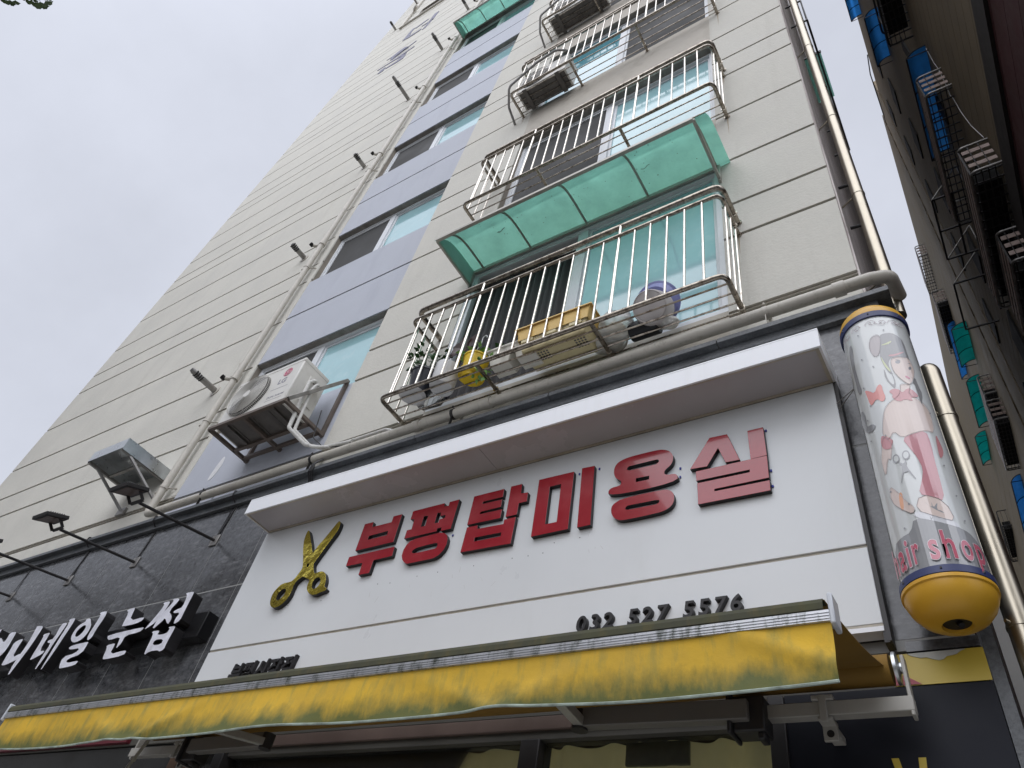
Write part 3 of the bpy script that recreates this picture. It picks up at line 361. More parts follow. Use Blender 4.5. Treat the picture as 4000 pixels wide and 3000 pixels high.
# windows
def window(x0, x1, z0, z1, mats, y=.075, fr=.045, curtain=None, split=.5, name='window'):
    f = MB()
    f.box(x0, x1, y, y+.09, z0, z0+fr); f.box(x0, x1, y, y+.09, z1-fr, z1); f.box(x0, x0+fr, y, y+.09, z0+fr, z1-fr); f.box(x1-fr, x1, y, y+.09, z0+fr, z1-fr)
    xm = x0+(x1-x0)*split; f.box(xm-.035, xm+.035, y+.01, y+.08, z0+fr, z1-fr)
    for a, b, yy in ((x0+fr, xm-.035, y+.012), (xm+.035, x1-fr, y+.03)):
        t = .03
        f.box(a, b, yy, yy+.03, z0+fr, z0+fr+t); f.box(a, b, yy, yy+.03, z1-fr-t, z1-fr); f.box(a, a+t, yy, yy+.03, z0+fr+t, z1-fr-t); f.box(b-t, b, yy, yy+.03, z0+fr+t, z1-fr-t)
    o = f.build(name, m_frame, b1, bevel=.003)
    for a, b, yy, m in ((x0+fr+.03, xm-.065, y+.026, mats[0]), (xm+.065, x1-fr-.03, y+.044, mats[1])):
        if m: MB().box(a, b, yy, yy+.006, z0+fr+.03, z1-fr-.03).build('pane', m, o)
    if curtain:
        a, b, m = curtain; rows = [[(a+(b-a)*k/90, y+.14+.022*math.sin(k*1.1+.6*math.sin(k*.3)), z) for k in range(91)] for z in (z0+.04, z1-.04)]
        MB().sheet(rows).build('curtain', m, o, sharp=3)
    return o
for i, s in enumerate(WG):
    window(-6.42, -4.39, s+.0, s+HG, (m_screen, m_glassc))
for i, s in enumerate(WB):
    if i == 0: window(-3.29, -.86, s, s+HB, (None, m_glassc), y=.006, curtain=(-3.25, -2.1, m_curtain))
    elif i == 1: window(-3.29, -.86, s, s+HB, (m_screen, m_glassc))
    elif i == 2: window(-3.29, -.86, s, s+HB, (m_glassb, m_screen), split=.5)
    else: window(-3.29, -.86, s, s+HB, (m_screen, m_glassd))
for a, b in hl: window(-10.5, -8.6, a, b, (m_screen, m_glassc))
# painted reveals and aluminium sills (lintel undersides in a darker mottled tone)
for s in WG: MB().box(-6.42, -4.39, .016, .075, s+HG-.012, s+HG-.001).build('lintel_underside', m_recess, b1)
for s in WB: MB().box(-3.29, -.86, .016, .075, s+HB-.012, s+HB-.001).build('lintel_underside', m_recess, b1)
# plaster edge beside the narrow windows and the white patch on the lilac paint
pe = MB(); pe.box(-6.50, -6.425, -.004, .0, 5.3, 30); pe.build('plaster_edge', m_cream, b1)
MB().prism(chaikin([[-6.00, 5.36], [-5.93, 5.36], [-5.88, 5.5], [-5.90, 5.62], [-5.93, 5.66], [-5.97, 5.58]], 2), -.003, .0).build('bare_plaster_patch', M("bare_patch", (.66, .66, .67), .8, var=.1, vs=20), b1)
# building name painted on the wall
wl = MB()
for p in DATA['wall']:
    wl.prism(p, -.012, .001)
wl.build('name_lettering', M("name_paint", (.20, .20, .26), .7), b1)
# ------------------------------------------------------------------ shopfront below the sign
sf = b1
MB().box(-11.9, -.30, -.03, .05, 2.86, 3.0).build('lintel', m_lint, sf, bevel=.004)
MB().box(-3.87, -.80, -.035, .06, 2.80, 2.859).build('window_head', m_brown, sf, bevel=.004)
MB().box(-3.87, -.80, -.02, .07, 2.765, 2.799).build('window_head_rail', m_lint, sf)
fr = MB(); fr.box(-1.885, -1.79, -.03, .08, .3, 2.765); fr.box(-.80, -.74, -.06, .1, .13, 2.86); fr.box(-3.95, -3.87, -.05, .1, .13, 2.86); fr.box(-3.87, -.80, -.02, .08, .13, .32)
fr.build('window_frame', m_iron, sf, bevel=.004)
for a, b in ((-3.87, -1.885), (-1.79, -.80)): MB().box(a, b, .02, .028, .32, 2.765).build('window_pane', clear_mat("shop_glass", (.93, .95, .88), .02, .03), sf)
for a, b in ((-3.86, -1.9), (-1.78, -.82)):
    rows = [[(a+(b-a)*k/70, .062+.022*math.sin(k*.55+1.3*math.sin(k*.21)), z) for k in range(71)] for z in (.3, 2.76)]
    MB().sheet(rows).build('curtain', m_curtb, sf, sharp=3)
MB().box(-1.41, -1.14, .029, .05, 2.665, 2.755).build('green_box', M("dark_green_box", (.07, .085, .06), .5, var=.3, vs=30), sf, bevel=.004)
MB().box(-.739, -.067, -.048, .1, .13, 2.862).build('charcoal_panel', m_film, sf)
yb = MB(); yb.box(-.36, -.067, -.051, -.0485, 2.865, 2.9775); yb.build('yellow_strip', m_yel, sf)
MB().prism([(-.36, 2.867), (-.275, 2.867), (-.315, 2.895), (-.36, 2.915)], -.0535, -.0515).build('red_corner', m_redf, sf)
tr = MB(); tr.prism([(-.300, 2.976), (-.29, 2.968), (-.26, 2.957), (-.242, 2.958), (-.225, 2.950), (-.205, 2.944), (-.19, 2.947), (-.18, 2.956), (-.15, 2.960), (-.135, 2.970), (-.12, 2.976)], -.054, -.0515); tr.build('torn_edge', m_tear, sf)
for a, b in ((-.415, .030), (-.335, -.018)):
    MB().prism([(a, 2.632), (a+.022, 2.632), (a+.022+b, 2.45), (a+b, 2.45)], -.0505, -.0485).build('lettering', m_yel, sf)
MB().box(-11.9, -3.96, -.02, .1, .13, 2.85).build('neighbour_glazing', m_glassd, sf)
MB().box(-4.36, -4.1, -.045, -.021, 1.9, 2.80).build('brown_panel', M("brown_board", (.10, .055, .03), .6), sf)
MB().box(-7.3, -4.9, -.06, -.0305, 2.87, 2.97).build('red_fascia', M("dark_red_fascia", (.10, .008, .015), .4), sf)
MB().box(-11.9, -.06, .135, .25, 0, 2.86).build('back_panel', m_dark, sf)
# ------------------------------------------------------------------ salon sign
sg = thing('shop_sign', 'wide white salon sign with red raised letters and a white hood over it', 'sign')
bd = MB(); bd.box(-4.36, -.345, -.13, -.075, 3.395, 4.31); bd.box(-4.36, -.345, -.13, -.075, 3.06, 3.380); bd.build('sign_board', m_white, sg, bevel=.002)
MB().box(-4.36, -.345, -.122, -.08, 3.3805, 3.3945).build('panel_joint', m_trimb, sg)
bt = MB(); bt.box(-4.36, -.345, -.135, -.07, 3.028, 3.046); bt.build('bottom_rail', m_white2, sg)
MB().box(-4.36, -.345, -.128, -.07, 3.0465, 3.0595).build('bottom_channel', m_trimb, sg)
sd_ = MB(); sd_.box(-.344, -.328, -.132, -.06, 2.99, 4.31); sd_.box(-.352, -.335, -.131, -.052, 2.985, 3.027); sd_.build('side_trim', m_iron, sg)
MB().box(-4.33, -.36, -.074, -.051, 3.05, 4.3).build('frame_back', m_blk2, sg)
hd = MB(); X0, X1 = -4.352, -.33
hd.box(X0, X1, -.378, -.366, 4.312, 4.43); hd.box(X0, X0+.012, -.366, -.052, 4.312, 4.43); hd.box(X1-.012, X1, -.366, -.052, 4.312, 4.43); hd.box(X0, X1, -.378, -.052, 4.4305, 4.442)
hd.build('hood', m_white2, sg, bevel=.002)
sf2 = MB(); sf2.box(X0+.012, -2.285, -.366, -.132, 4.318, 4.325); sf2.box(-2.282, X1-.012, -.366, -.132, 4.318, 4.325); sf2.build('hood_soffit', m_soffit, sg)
ht = MB(); ht.box(X0+.012, X1-.012, -.366, -.357, 4.3115, 4.3175); ht.box(X0+.012, X1-.012, -.144, -.1305, 4.3115, 4.3175); ht.box(X1-.028, X1-.012, -.357, -.144, 4.3115, 4.3175); ht.box(X0+.012, X0+.02, -.357, -.144, 4.3115, 4.3175)
ht.build('hood_edge_trim', m_trimb, sg)
for l in DATA['red']:
    comps = [[chaikin(r, 2) if len(r) > 11 and not (len(r) == 12 and abs(r[0][0]-r[1][0]) > .2) and len(r) not in (17, 22) else r for r in c] for c in l]
    me = stand(shapes_joined('letter', comps, .027, .0006), (m_red, m_black), -.1305, .027); put('letter', me, sg, bevel=.0012)
me = stand(shape_mesh('scissors', [[chaikin(r, 2) for r in c] for c in DATA['sci'][0]], .032), (m_gold, m_black), -.1305, .032); put('scissors_emblem', me, sg, bevel=.0015)
tp = MB()
for x, z in ((-2.513, 3.89), (-2.085, 3.752), (-1.705, 4.12), (-1.582, 4.122), (-1.118, 3.99), (-1.118, 3.935), (-.683, 4.10), (-.679, 3.85), (-.679, 3.76)): tp.box(x, x+.008, -.136, -.1305, z, z+.012)
tp.build('tape_tabs', m_bluet, sg)
hl_ = MB()
for x, z in ((-3.45, 3.62), (-3.0, 3.66), (-2.9, 3.65), (-2.7, 3.66), (-2.55, 3.66), (-2.3, 3.655), (-2.05, 3.655), (-1.95, 3.65), (-1.86, 3.65), (-1.8, 3.70), (-1.65, 3.70), (-3.75, 3.63)): hl_.lathe([(.0028, -.1312), (.0028, -.1302)], (x, 0, z), 8, 'y')
hl_.build('screw_holes', m_black, sg)
sm = MB(); R_ = random.Random(3)
for k in range(26):
    x = R_.uniform(-4.0, -1.5); z = R_.uniform(3.5, 3.72); a = R_.uniform(-1, 1)*.9+PI/2; l = R_.uniform(.01, .05); wd = R_.uniform(.0006, .002)
    dx, dz = math.cos(a)*l, math.sin(a)*l; sm.quad((x, -.1303, z), (x+wd, -.1303, z), (x+wd+dx, -.1303, z+dz), (x+dx, -.1303, z+dz))
sm.build('scuff_marks', M("scuff", (.47, .46, .43), .6, var=.2, vs=30), sg)
# small black Hangul line and telephone number
for i, ch in enumerate("부평시장점"):
    me = text_mesh(ch, .128, .022, bold=.0042, shear=.12); put('small_letter', stand(me, (m_black, m_black), -.1305, .022, dx=-4.01+i*.115, dz=3.150, sx=.93), sg)
x = -1.600
for ch in "032 527 5576":
    if ch == ' ': x += .052; continue
    me = text_mesh(ch, .104, .027, bold=.0018, shear=.1); put('digit', stand(me, (m_black, m_black), -.1305, .027, dx=x, dz=3.168), sg, bevel=.001); x += .0672
# ------------------------------------------------------------------ neighbour's sign
ns = thing('shop_sign', 'neighbour shop sign of deep black-sided brushed letters on dark stone', 'sign')
rb = MB()
rb.box(-9.3, -4.572, -.143, -.051, 3.515, 3.705)
rb.build('raceway', m_blk2, ns, bevel=.003)
for l in DATA['nail']:
    me = stand(shapes_joined('letter', [[chaikin(r, 1) for r in c] for c in l], .087, .0012), (m_nail, m_black), -.143, .087); put('letter', me, ns)
# extra letter standing left of the frame
me = stand(text_mesh("미", .56, .087, bold=.004), (m_nail, m_black), -.143, .087, dx=-8.0, dz=3.43); put('letter', me, ns)
# ------------------------------------------------------------------ floodlights on arms
def flood(x, label):
    t = thing('floodlight', label, 'floodlight', 'floodlights over the neighbour shop sign'); t.location = (x, 0, 4.468)
    MB().box(-.045, .045, -.062, -.051, -.05, .05).build('wall_plate', m_steeld, t, bevel=.003)
    MB().tube([(0, -.062, 0), (0, -.75, -.12)], .0125, 10).build('arm', m_iron, t)
    b = MB(); b.tube([(0, -.06, -.01), (0, -.052, .35)], .004, 6).build('cable', m_black, t)
    y = -.74
    br = MB(); br.bar((-.08, y-.03, -.13), (.08, y-.03, -.13), .03, .004); br.bar((-.08, y-.03, -.13), (-.08, y-.10, -.07), .004, .025); br.bar((.08, y-.03, -.13), (.08, y-.10, -.07), .004, .025); br.build('bracket', m_iron, t)
    h = MB(); c = Vector((0, y-.10, -.07)); u = Vector((0, -.93, -.36)).normalized(); n = Vector((0, .36, -.93)).normalized()
    # head: slab whose glass looks back at the sign
    P = lambda a, b_, d: c+Vector((a, 0, 0))+u*b_+n*d
    def slab_(hm, a, b0, b1, d0, d1):
        v = [hm.V(P(x_, y_, z_)) for x_ in (-a, a) for y_ in (b0, b1) for z_ in (d0, d1)]
        for q in ((0, 1, 3, 2), (4, 6, 7, 5), (0, 4, 5, 1), (2, 3, 7, 6), (0, 2, 6, 4), (1, 5, 7, 3)): hm.f([v[k_] for k_ in q])
    slab_(h, .115, -.06, .12, -.012, .018)
    for k_ in range(-3, 4): slab_(h, .08, .02+k_*.018-.003, .02+k_*.018+.003, -.03, -.0125)
    h.build('lamp_head', m_iron, t, bevel=.003)
    gl = MB(); slab_(gl, .09, -.035, .095, .0182, .021); gl.build('lamp_glass', M("lamp_glass", (.16, .13, .12), .15), t)
    return t
flood(-5.168, 'black floodlight on a long arm nearest the white salon sign, under the metal shelf')
flood(-6.272, 'black floodlight, second from the white salon sign, its head against the cream wall')
flood(-7.357, 'floodlight at the left edge of the photo with only its arm showing')
flood(-8.45, 'black floodlight on a long arm beyond the left edge of the photo')
# ------------------------------------------------------------------ sheet metal shelf
sh = thing('metal_shelf', 'galvanised sheet metal shelf braced on the cream wall behind the cream downpipe', 'shelf')
s_ = MB(); s_.box(-7.50, -6.86, -.545, .0, 5.735, 5.742); s_.box(-7.50, -6.86, -.545, -.540, 5.615, 5.735); s_.box(-6.865, -6.86, -.54, 0, 5.60, 5.735); s_.box(-7.50, -7.495, -.54, 0, 5.60, 5.735); s_.build('tray', m_galv, sh)
s_ = MB(); s_.bar((-7.48, -.53, 5.61), (-7.48, 0, 5.60), .03, .03); s_.bar((-6.885, -.53, 5.61), (-6.885, 0, 5.60), .03, .03); s_.bar((-7.48, -.28, 5.61), (-6.88, -.28, 5.61), .03, .02); s_.build('frame', m_steeld, sh)
for x0, x1 in ((-7.47, -7.33), (-6.89, -6.76)): MB().bar((x0, -.44, 5.605), (x1, -.01, 5.30), .035, .02).build('brace', m_steeld, sh)
MB().box(-7.40, -7.26, -.03, -.001, 5.26, 5.34).build('wall_bracket', m_steeld, sh)
# ------------------------------------------------------------------ pipes on the facade
dp = thing('drain_pipe', 'cream painted downpipe running up the wall left of the lilac column with side outlets', 'pipe')
MB().tube(fil([(-6.56, -.08, 33), (-6.58, -.08, 5.05), (-6.40, -.085, 5.035)], .05), .037, 14).build('pipe', m_pipe, dp)
for s in (7.0, 9.82, 12.62, 15.5, 18.3, 21.1, 23.9, 26.7): MB().lathe([(.046, -.06), (.046, .06)], (-6.57, -.08, s), 14).build('coupling', m_pipe, dp)
for i, s in enumerate((7.0, 9.8, 12.65, 15.5, 18.3, 21.1, 23.9)):
    o = MB(); o.tube([(-6.59, -.08, s-.02), (-6.69, -.09, s+.0), (-6.72, -.125, s-.01)], .024, 10); o.tube([(-6.60, -.08, s+.10), (-6.61, -.10, s+.22)], .022, 10); ob = o.build('side_outlet', m_pipe, dp)
    MB().lathe([(.030, -.165), (.030, -.12), (.026, -.12), (.026, -.165)], (-6.73, 0, s-.01), 14, 'y', cap=False).build('outlet_rim', m_black, ob)
for z in (5.35+.02, 6.28, 9.2, 12.0, 14.75, 17.6, 20.4, 23.2):
    c = MB(); c.lathe([(.043, -.012), (.043, .012)], (-6.575, -.08, z), 12); c.bar((-6.575, -.08, z), (-6.47, 0, z+.02), .02, .004); c.bar((-6.575, -.09, z-.01), (-6.60, -.12, z-.09), .02, .004); c.build('clamp', m_pipe, dp)
hp = thing('drain_pipe', 'long horizontal cream pipe lying above the dark cornice with worn patches', 'pipe')
MB().tube(fil([(-6.40, -.088, 5.035), (-4.5, -.088, 5.045), (-2.5, -.088, 5.045), (-.06, -.088, 5.05), (.03, -.06, 5.06), (.045, .12, 5.09)], .05), .037, 16).build('pipe', m_pipe, hp)
for x in (-2.56, -3.2, -.22): MB().lathe([(.044, -.03), (.044, .03)], (x, -.088, 5.047), 16, 'x').build('coupling', m_pipe, hp)
for x in (-.62, -2.86, -5.7, -4.3):
    c = MB(); c.lathe([(.0415, -.013), (.0415, .013)], (x, -.088, 5.047), 14, 'x'); c.bar((x, -.088, 5.047), (x, -.0, 5.10), .022, .004); c.bar((x, -.10, 5.01), (x, -.10, 4.91), .022, .004); c.tube([(x, -.12, 5.085), (x, -.12, 5.10)], .007, 6); c.build('clamp', m_pipe if x > -1 else m_iron, hp)
lp = thing('drain_pipe', 'thin cream pipe along the upper left wall above the painted name', 'pipe')
MB().tube(fil([(-11.0, -.05, 33), (-11.0, -.05, 25.65), (-9.6, -.05, 25.62), (-7.0, -.05, 25.62)], .05), .035, 8).build('pipe', m_pipe, lp)
ov = MB(); ov.tube([(-10.95, -.07, 27.4), (-10.75, -.16, 27.3)], .05, 8); ov.build('side_outlet', m_pipe, lp)
# stainless pipes at the corner
sp = thing('exhaust_pipe', 'shiny stainless pipe running up the alley side of the cream building', 'pipe')
MB().tube([(.012, .14, 4.95), (.012, .14, 34)], .039, 20).build('pipe', m_steel2, sp)
for z in (5.3, 6.25, 7.45, 9.0, 11, 13.5, 16): 
    c = MB(); c.lathe([(.042, -.008), (.042, .008)], (.012, .14, z), 16); c.tube([(-.02, .14, z), (-.11, .18, z-.02)], .006, 6); c.build('clamp', m_steel2, sp)
sp2 = thing('exhaust_pipe', 'shiny stainless pipe with an elbow beside the barber pole', 'pipe')
MB().tube(fil([(-.01, .06, 4.30), (-.01, .06, 4.30), (.058, -.07, 4.30), (.058, -.07, 0)][1:], .045, 10), .041, 22).build('pipe', m_steel2, sp2)
for z in (3.98, 3.02, 2.0): 
    c = MB(); c.lathe([(.044, -.006), (.044, .006)], (.058, -.07, z), 18); c.tube([(.03, -.115, z), (.02, -.13, z)], .006, 6); c.build('clamp', m_steel2, sp2)

ct = thing('cable', 'black cables tied round the cornice and hanging down the stone beside the white hood', 'cable')
for k in range(3): MB().tube(fil([(-4.18+k*.02, -.10, 5.0), (-4.19+k*.015, -.142, 4.93), (-4.20+k*.02, -.142, 4.85), (-4.23+k*.02, -.06, 4.78), (-4.26-.03*k, -.056, 4.45)], .03, 4), .006, 6).build('cable', m_black, ct)
for x in (-5.13, -6.25, -7.35): 
    t = thing('cable', {-5.13: 'thin black cable up the stone to the cornice from the nearest floodlight', -6.25: 'thin black cable up the stone to the cornice from the second floodlight', -7.35: 'thin black cable up the stone to the cornice from the leftmost floodlight'}[x], 'cable')
    MB().tube(fil([(x-.03, -.056, 4.50), (x+.01, -.056, 4.80), (x+.01, -.138, 4.86), (x+.012, -.138, 4.91), (x+.02, -.02, 4.94)], .015, 3), .0055, 6).build('cable', m_black, t)
wr_ = thing('cable', 'thin grey wires running along the top of the cornice behind the cream pipe', 'cable')
MB().tube([(-6.3+.25*k, -.04-.01*math.sin(k*1.7), 4.915+.006*math.sin(k*2.3)) for k in range(26)], .005, 5).build('cable', m_hoseg, wr_)

rs = M("rust_stain", (.40, .33, .24), .9, var=.2, vs=30)
for x, z, l in ((-.755, 7.99, .34), (-.755, 10.81, .40), (-.757, 6.08, .22), (-3.405, 10.80, .20), (-.757, 8.90, .15)):
    MB().prism([(x-.006, z), (x+.006, z), (x+.0045, z-l*.5), (x+.001, z-l), (x-.002, z-l*.6)], -.0012, .0004).build('rust_streak', rs, b1)
# ------------------------------------------------------------------ boiler flues
def flue(x, z, ln, label, big=True):
    t = thing('flue_vent', label, 'flue vent', 'boiler flues beside the downpipe'); t.location = (x, 0, z)
    r = .038
    MB().lathe([(.078, -.01), (.074, 0), (.0, 0)], (0, 0, 0), 18, 'y').build('wall_collar', m_pipe, t)
    p = MB(); a = -ln*.55
    p.lathe([(r, -.01), (r, a)], (0, 0, 0), 18, 'y')
    if ln > .35: p.lathe([(r*1.02, a), (r*1.02, a-.004)], (0, 0, 0), 18, 'y')
    p.build('flue_pipe', m_steeld, t)
    q = MB(); n = int(ln*.45/.022); yy = a
    for k in range(n):
        q.lathe([(r*.9, yy), (r*.97, yy-.006), (r*.97, yy-.012), (r*.86, yy-.02)], (0, 0, 0), 18, 'y'); yy -= .022
    q.lathe([(r*.72, yy), (r*.72, -ln+.002)], (0, 0, 0), 16, 'y'); q.build('corrugated_end', m_steeld, t)
    h = MB()
    for j in range(4):
        for k in range(7): 
            an = k*PI/6+j*.2+PI; y_ = a-.02-j*.028
            c_, s__ = math.cos(an), math.sin(an); h.box(r*1.0*c_-.006, r*1.0*c_+.006, y_-.008, y_+.008, r*1.0*s__-.006, r*1.0*s__+.006)
    h.build('slots', m_black, t)
    MB().lathe([(r*.66, -ln-.0005), (r*.66, -ln+.0005)], (0, 0, 0), 14, 'y').build('opening', m_black, t)
flue(-7.06, 7.03, .38, 'lowest steel flue sticking out of the wall left of the outdoor air conditioner')
flue(-7.03, 9.83, .27, 'short steel flue, second from the bottom of the row beside the downpipe')
flue(-7.04, 12.66, .28, 'short steel flue, third from the bottom of the row beside the downpipe')
flue(-7.09, 15.62, .53, 'longest corrugated steel flue, fourth from the bottom beside the downpipe')
flue(-7.06, 18.41, .42, 'corrugated steel flue beside the left end of the upper green canopy')
flue(-7.09, 21.36, .30, 'steel flue just above the upper green canopy at the top of the photo')
flue(-11.46, 26.38, .31, 'steel flue high on the left edge of the cream wall seen against the sky')
flue(-11.52, 29.3, .3, 'steel flue at the top edge of the photo, highest on the wall')
# ------------------------------------------------------------------ canopies
def canopy(x0, x1, zw, zf, d, ribs, label, ext=.09):
    t = thing('window_canopy', label, 'canopy')
    def arc(x, n=10, dz=0): return [(x, -d*s, zw+dz-(zw-zf)*(s**6)) for s in [k/n for k in range(n+1)]]
    rows = [arc(x, 14, .012) for x in [x0-.03+(x1+ext-x0+.03)*k/12 for k in range(13)]]
    MB().sheet(rows).build('panel', m_teal, t, sharp=3, solid=.004)
    for x in ribs: MB().tube(arc(x, 12), .011, 8).build('rib', m_tealf, t)
    dr = MB(); RS = random.Random(int(zw*10))
    for k in range(70):
        u_ = RS.random()**.7; x_ = RS.uniform(x0, x1); a_ = RS.uniform(.002, .006); y_, z_ = -d*u_, zw-(zw-zf)*u_**6-.004
        dr.f([dr.V((x_+a_*RS.uniform(.5, 1.3)*math.cos(q*1.05), y_+a_*RS.uniform(.5, 1.3)*math.sin(q*1.05), z_)) for q in range(6)])
    for k in range(3):
        x_, y_ = RS.uniform(x0+.2, x1-.2), RS.uniform(-d*.8, -.1); dr.tube([(x_+.02*j, y_+.01*math.sin(j*1.3), zw-(zw-zf)*(-y_/d)**6-.005) for j in range(5)], .0025, 5)
    dr.build('dirt_specks', m_acu, t)
    fb = MB(); fb.bar((x0, -d, zf), (x1, -d, zf), .03, .035); fb.build('front_bar', m_tealf, t, bevel=.003)
    wb = MB(); wb.bar((x0, -.012, zw-.01), (x1+.0, -.012, zw-.01), .022, .05); wb.build('wall_bar', m_tealf, t, bevel=.003)
    for x in (x0, x1): 
        s = MB(); s.bar((x, -d, zf), (x, -.0, zf-.01), .022, .032); s.bar((x, -.014, zf-.05), (x, -.014, zw), .03, .022); s.build('side_bar', m_tealf, t, bevel=.003)
    for x, dx in ((x0+.002, 0),):
        prof = arc(x, 10, 0); q = MB(); q.f([q.V(p) for p in prof+[(x, -d, zf), (x, 0, zf)][1:]]); q.build('side_panel', m_teal, t, solid=.003)
    return t
canopy(-3.27, -.855, 7.165, 6.96, .55, (-3.16, -2.63, -2.05, -1.465, -.875), 'long curved green canopy over the lowest balcony window')
canopy(-6.36, -4.35, 18.40, 18.08, .40, (-6.3, -5.8, -5.3, -4.8, -4.38), 'shorter green canopy over an upper narrow window beside the downpipe', ext=.02)
# ------------------------------------------------------------------ balcony railings
BX = [-3.311, -3.187, -3.066, -2.949, -2.829, -2.705, -2.584, -2.46, -2.34, -2.228, -2.103, -1.979, -1.86, -1.736, -1.614, -1.496, -1.37, -1.251, -1.128, -1.004, -0.882]
def railing(z0, label):
    t = thing('balcony_railing', label, 'railing', 'stainless window railings stacked up the wall')
    x0, x1, d = -3.405, -.755, .352; zm, zt = z0+.92, z0+1.07
    def loop(z, r, rr, y1=0.): return MB().tube(fil([(x0, y1, z), (x0, -d, z), (x1, -d, z), (x1, y1, z)], rr, 8), r, 12)
    loop(z0, .017, .06).build('tray_rail', m_rail, t); loop(zm, .0155, .06).build('middle_rail', m_rail, t)
    xt0, xt1 = x0-.0, x1+.0
    MB().tube(fil([(xt0, 0, zt), (xt0, -d+.02, zt), (xt1, -d+.02, zt), (xt1, 0, zt)], .07, 8), .0235, 14).build('top_rail', m_rail, t)
    for y in (-.06, -.135, -.21, -.285): MB().tube([(x0, y, z0), (x1, y, z0)], .0065, 8).build('tray_rod', m_rail, t)
    mids = (-2.52, -1.63)
    for x, xp in zip(mids, (BX[5], BX[15])):
        MB().tube([(x, -d, z0), (x, 0, z0)], .0155, 10).build('support_bar', m_rail, t)
        MB().tube([(xp, -d, z0), (xp, -d+.01, zt)], .0115, 10).build('post', m_steel, t)
    for k in range(21):
        if k in (5, 15): continue
        x = BX[k]; MB().tube([(x, -d, z0), (x, -d, zm)], .0085, 8).build('baluster', m_steel, t)
    for x in (x0, x1):
        for y in (-.075, -.17, -.265): MB().tube([(x, y, z0), (x, y, zm)], .0085, 8).build('baluster', m_steel, t)
    for x, z, r in [(x, z, r) for x in (x0, x1) for z, r in ((z0, .026), (zm, .024), (zt, .033))]+[(x, z0, .024) for x in mids]:
        MB().lathe([(r, -.012), (r, -.001)], (x, 0, z), 14, 'y').build('wall_flange', m_rail, t); MB().lathe([(r*.92, -.095), (r*.92, -.085)], (x, 0, z), 14, 'y').build('collar', m_steel, t)
    return t
railing(5.17, 'lowest stainless railing, full of plant pots and basins, under the long green canopy')
railing(8.005, 'stainless railing just above the long green canopy, with nothing on it')
railing(10.83, 'stainless railing holding a small outdoor air conditioner at its left end, third from the bottom')
railing(13.70, 'uppermost stainless railing at the top edge of the photo, under a dark outdoor air conditioner')
# ------------------------------------------------------------------ outdoor air conditioners
def ac_unit(x0, x1, y0, y1, z0, z1, label, logo=False, rot=0):
    t = thing('air_conditioner', label, 'air conditioner')
    b = MB(); b.box(x0, x1, y0, y1, z0, z1); b.build('casing', m_ac, t, bevel=.012)
    MB().box(x0-.003, x1+.003, y0-.003, y1+.003, z1-.035, z1+.006).build('lid', m_ac, t, bevel=.006)
    MB().box(x0-.003, x1+.003, y0-.004, y1+.003, z0-.003, z0+.03).build('base_rim', m_ac, t, bevel=.003)
    u = MB(); u.box(x0+.02, x1-.02, y0+.02, y1-.02, z0-.008, z0-.0035)
    for k in range(3):
        xx = x0+(x1-x0)*(.2+.3*k); u.box(xx-.03, xx-.018, y0+.04, y1-.04, z0-.016, z0-.0085); u.box(xx+.018, xx+.03, y0+.04, y1-.04, z0-.016, z0-.0085)
    u.build('base_plate', m_acu, t, bevel=.002)
    for xx in (x0+(x1-x0)*.16, x0+(x1-x0)*.84): MB().box(xx-.03, xx+.03, y0-.015, y1+.015, z0-.03, z0-.0165).build('foot', m_acu, t, bevel=.003)
    cx, cz = x0+(x1-x0)*.335, (z0+z1)/2+.005; R = (z1-z0)*.43
    MB().lathe([(R, 0), (R, -.004)], (cx, y0, cz), 48, 'y').build('fan_opening', m_acd, t)
    g = MB()
    n = 20 if logo else 8
    for k in range(n):
        r = R*(.2+.8*k/(n-1)); yy = y0-.034+(.012 if k == n-1 else 0)-.006*math.cos(k/n*PI/2)
        pts = [(cx+r*math.cos(a), yy, cz+r*math.sin(a)) for a in [2*PI*j/40 for j in range(41)]]; g.tube(pts, .0019, 5, cap=False)
    for j in range(10):
        a = 2*PI*j/10; g.tube([(cx+R*.16*math.cos(a), y0-.04, cz+R*.16*math.sin(a)), (cx+R*math.cos(a), y0-.03, cz+R*math.sin(a)), (cx+R*1.02*math.cos(a), y0-.002, cz+R*1.02*math.sin(a))], .0018, 5)
    if logo:
        for j in range(90):
            a = 2*PI*j/90; g.bar((cx+R*1.0*math.cos(a), y0-.03, cz+R*1.0*math.sin(a)), (cx+R*1.03*math.cos(a), y0-.001, cz+R*1.03*math.sin(a)), .003, .0015)
    g.build('fan_guard', m_ac, t)
    MB().lathe([(R*.17, -.042), (R*.17, -.036)], (cx, y0, cz), 24, 'y').build('fan_hub', m_ac, t)
    fb = MB()
    for j in range(5):
        a = 2*PI*j/5; rows = [[(cx+rr*math.cos(a+s), y0-.006-.010*(s/.9), cz+rr*math.sin(a+s)) for rr in (R*.2, R*.9)] for s in (0, .3, .6, .9)]; fb.sheet(rows)
    fb.build('fan_blade', m_acu, t)
    return t
ac = ac_unit(-5.42, -4.535, -.46, -.15, 5.468, 6.025, 'large white outdoor air conditioner with round fan guard and red emblem on a bracket', logo=True)
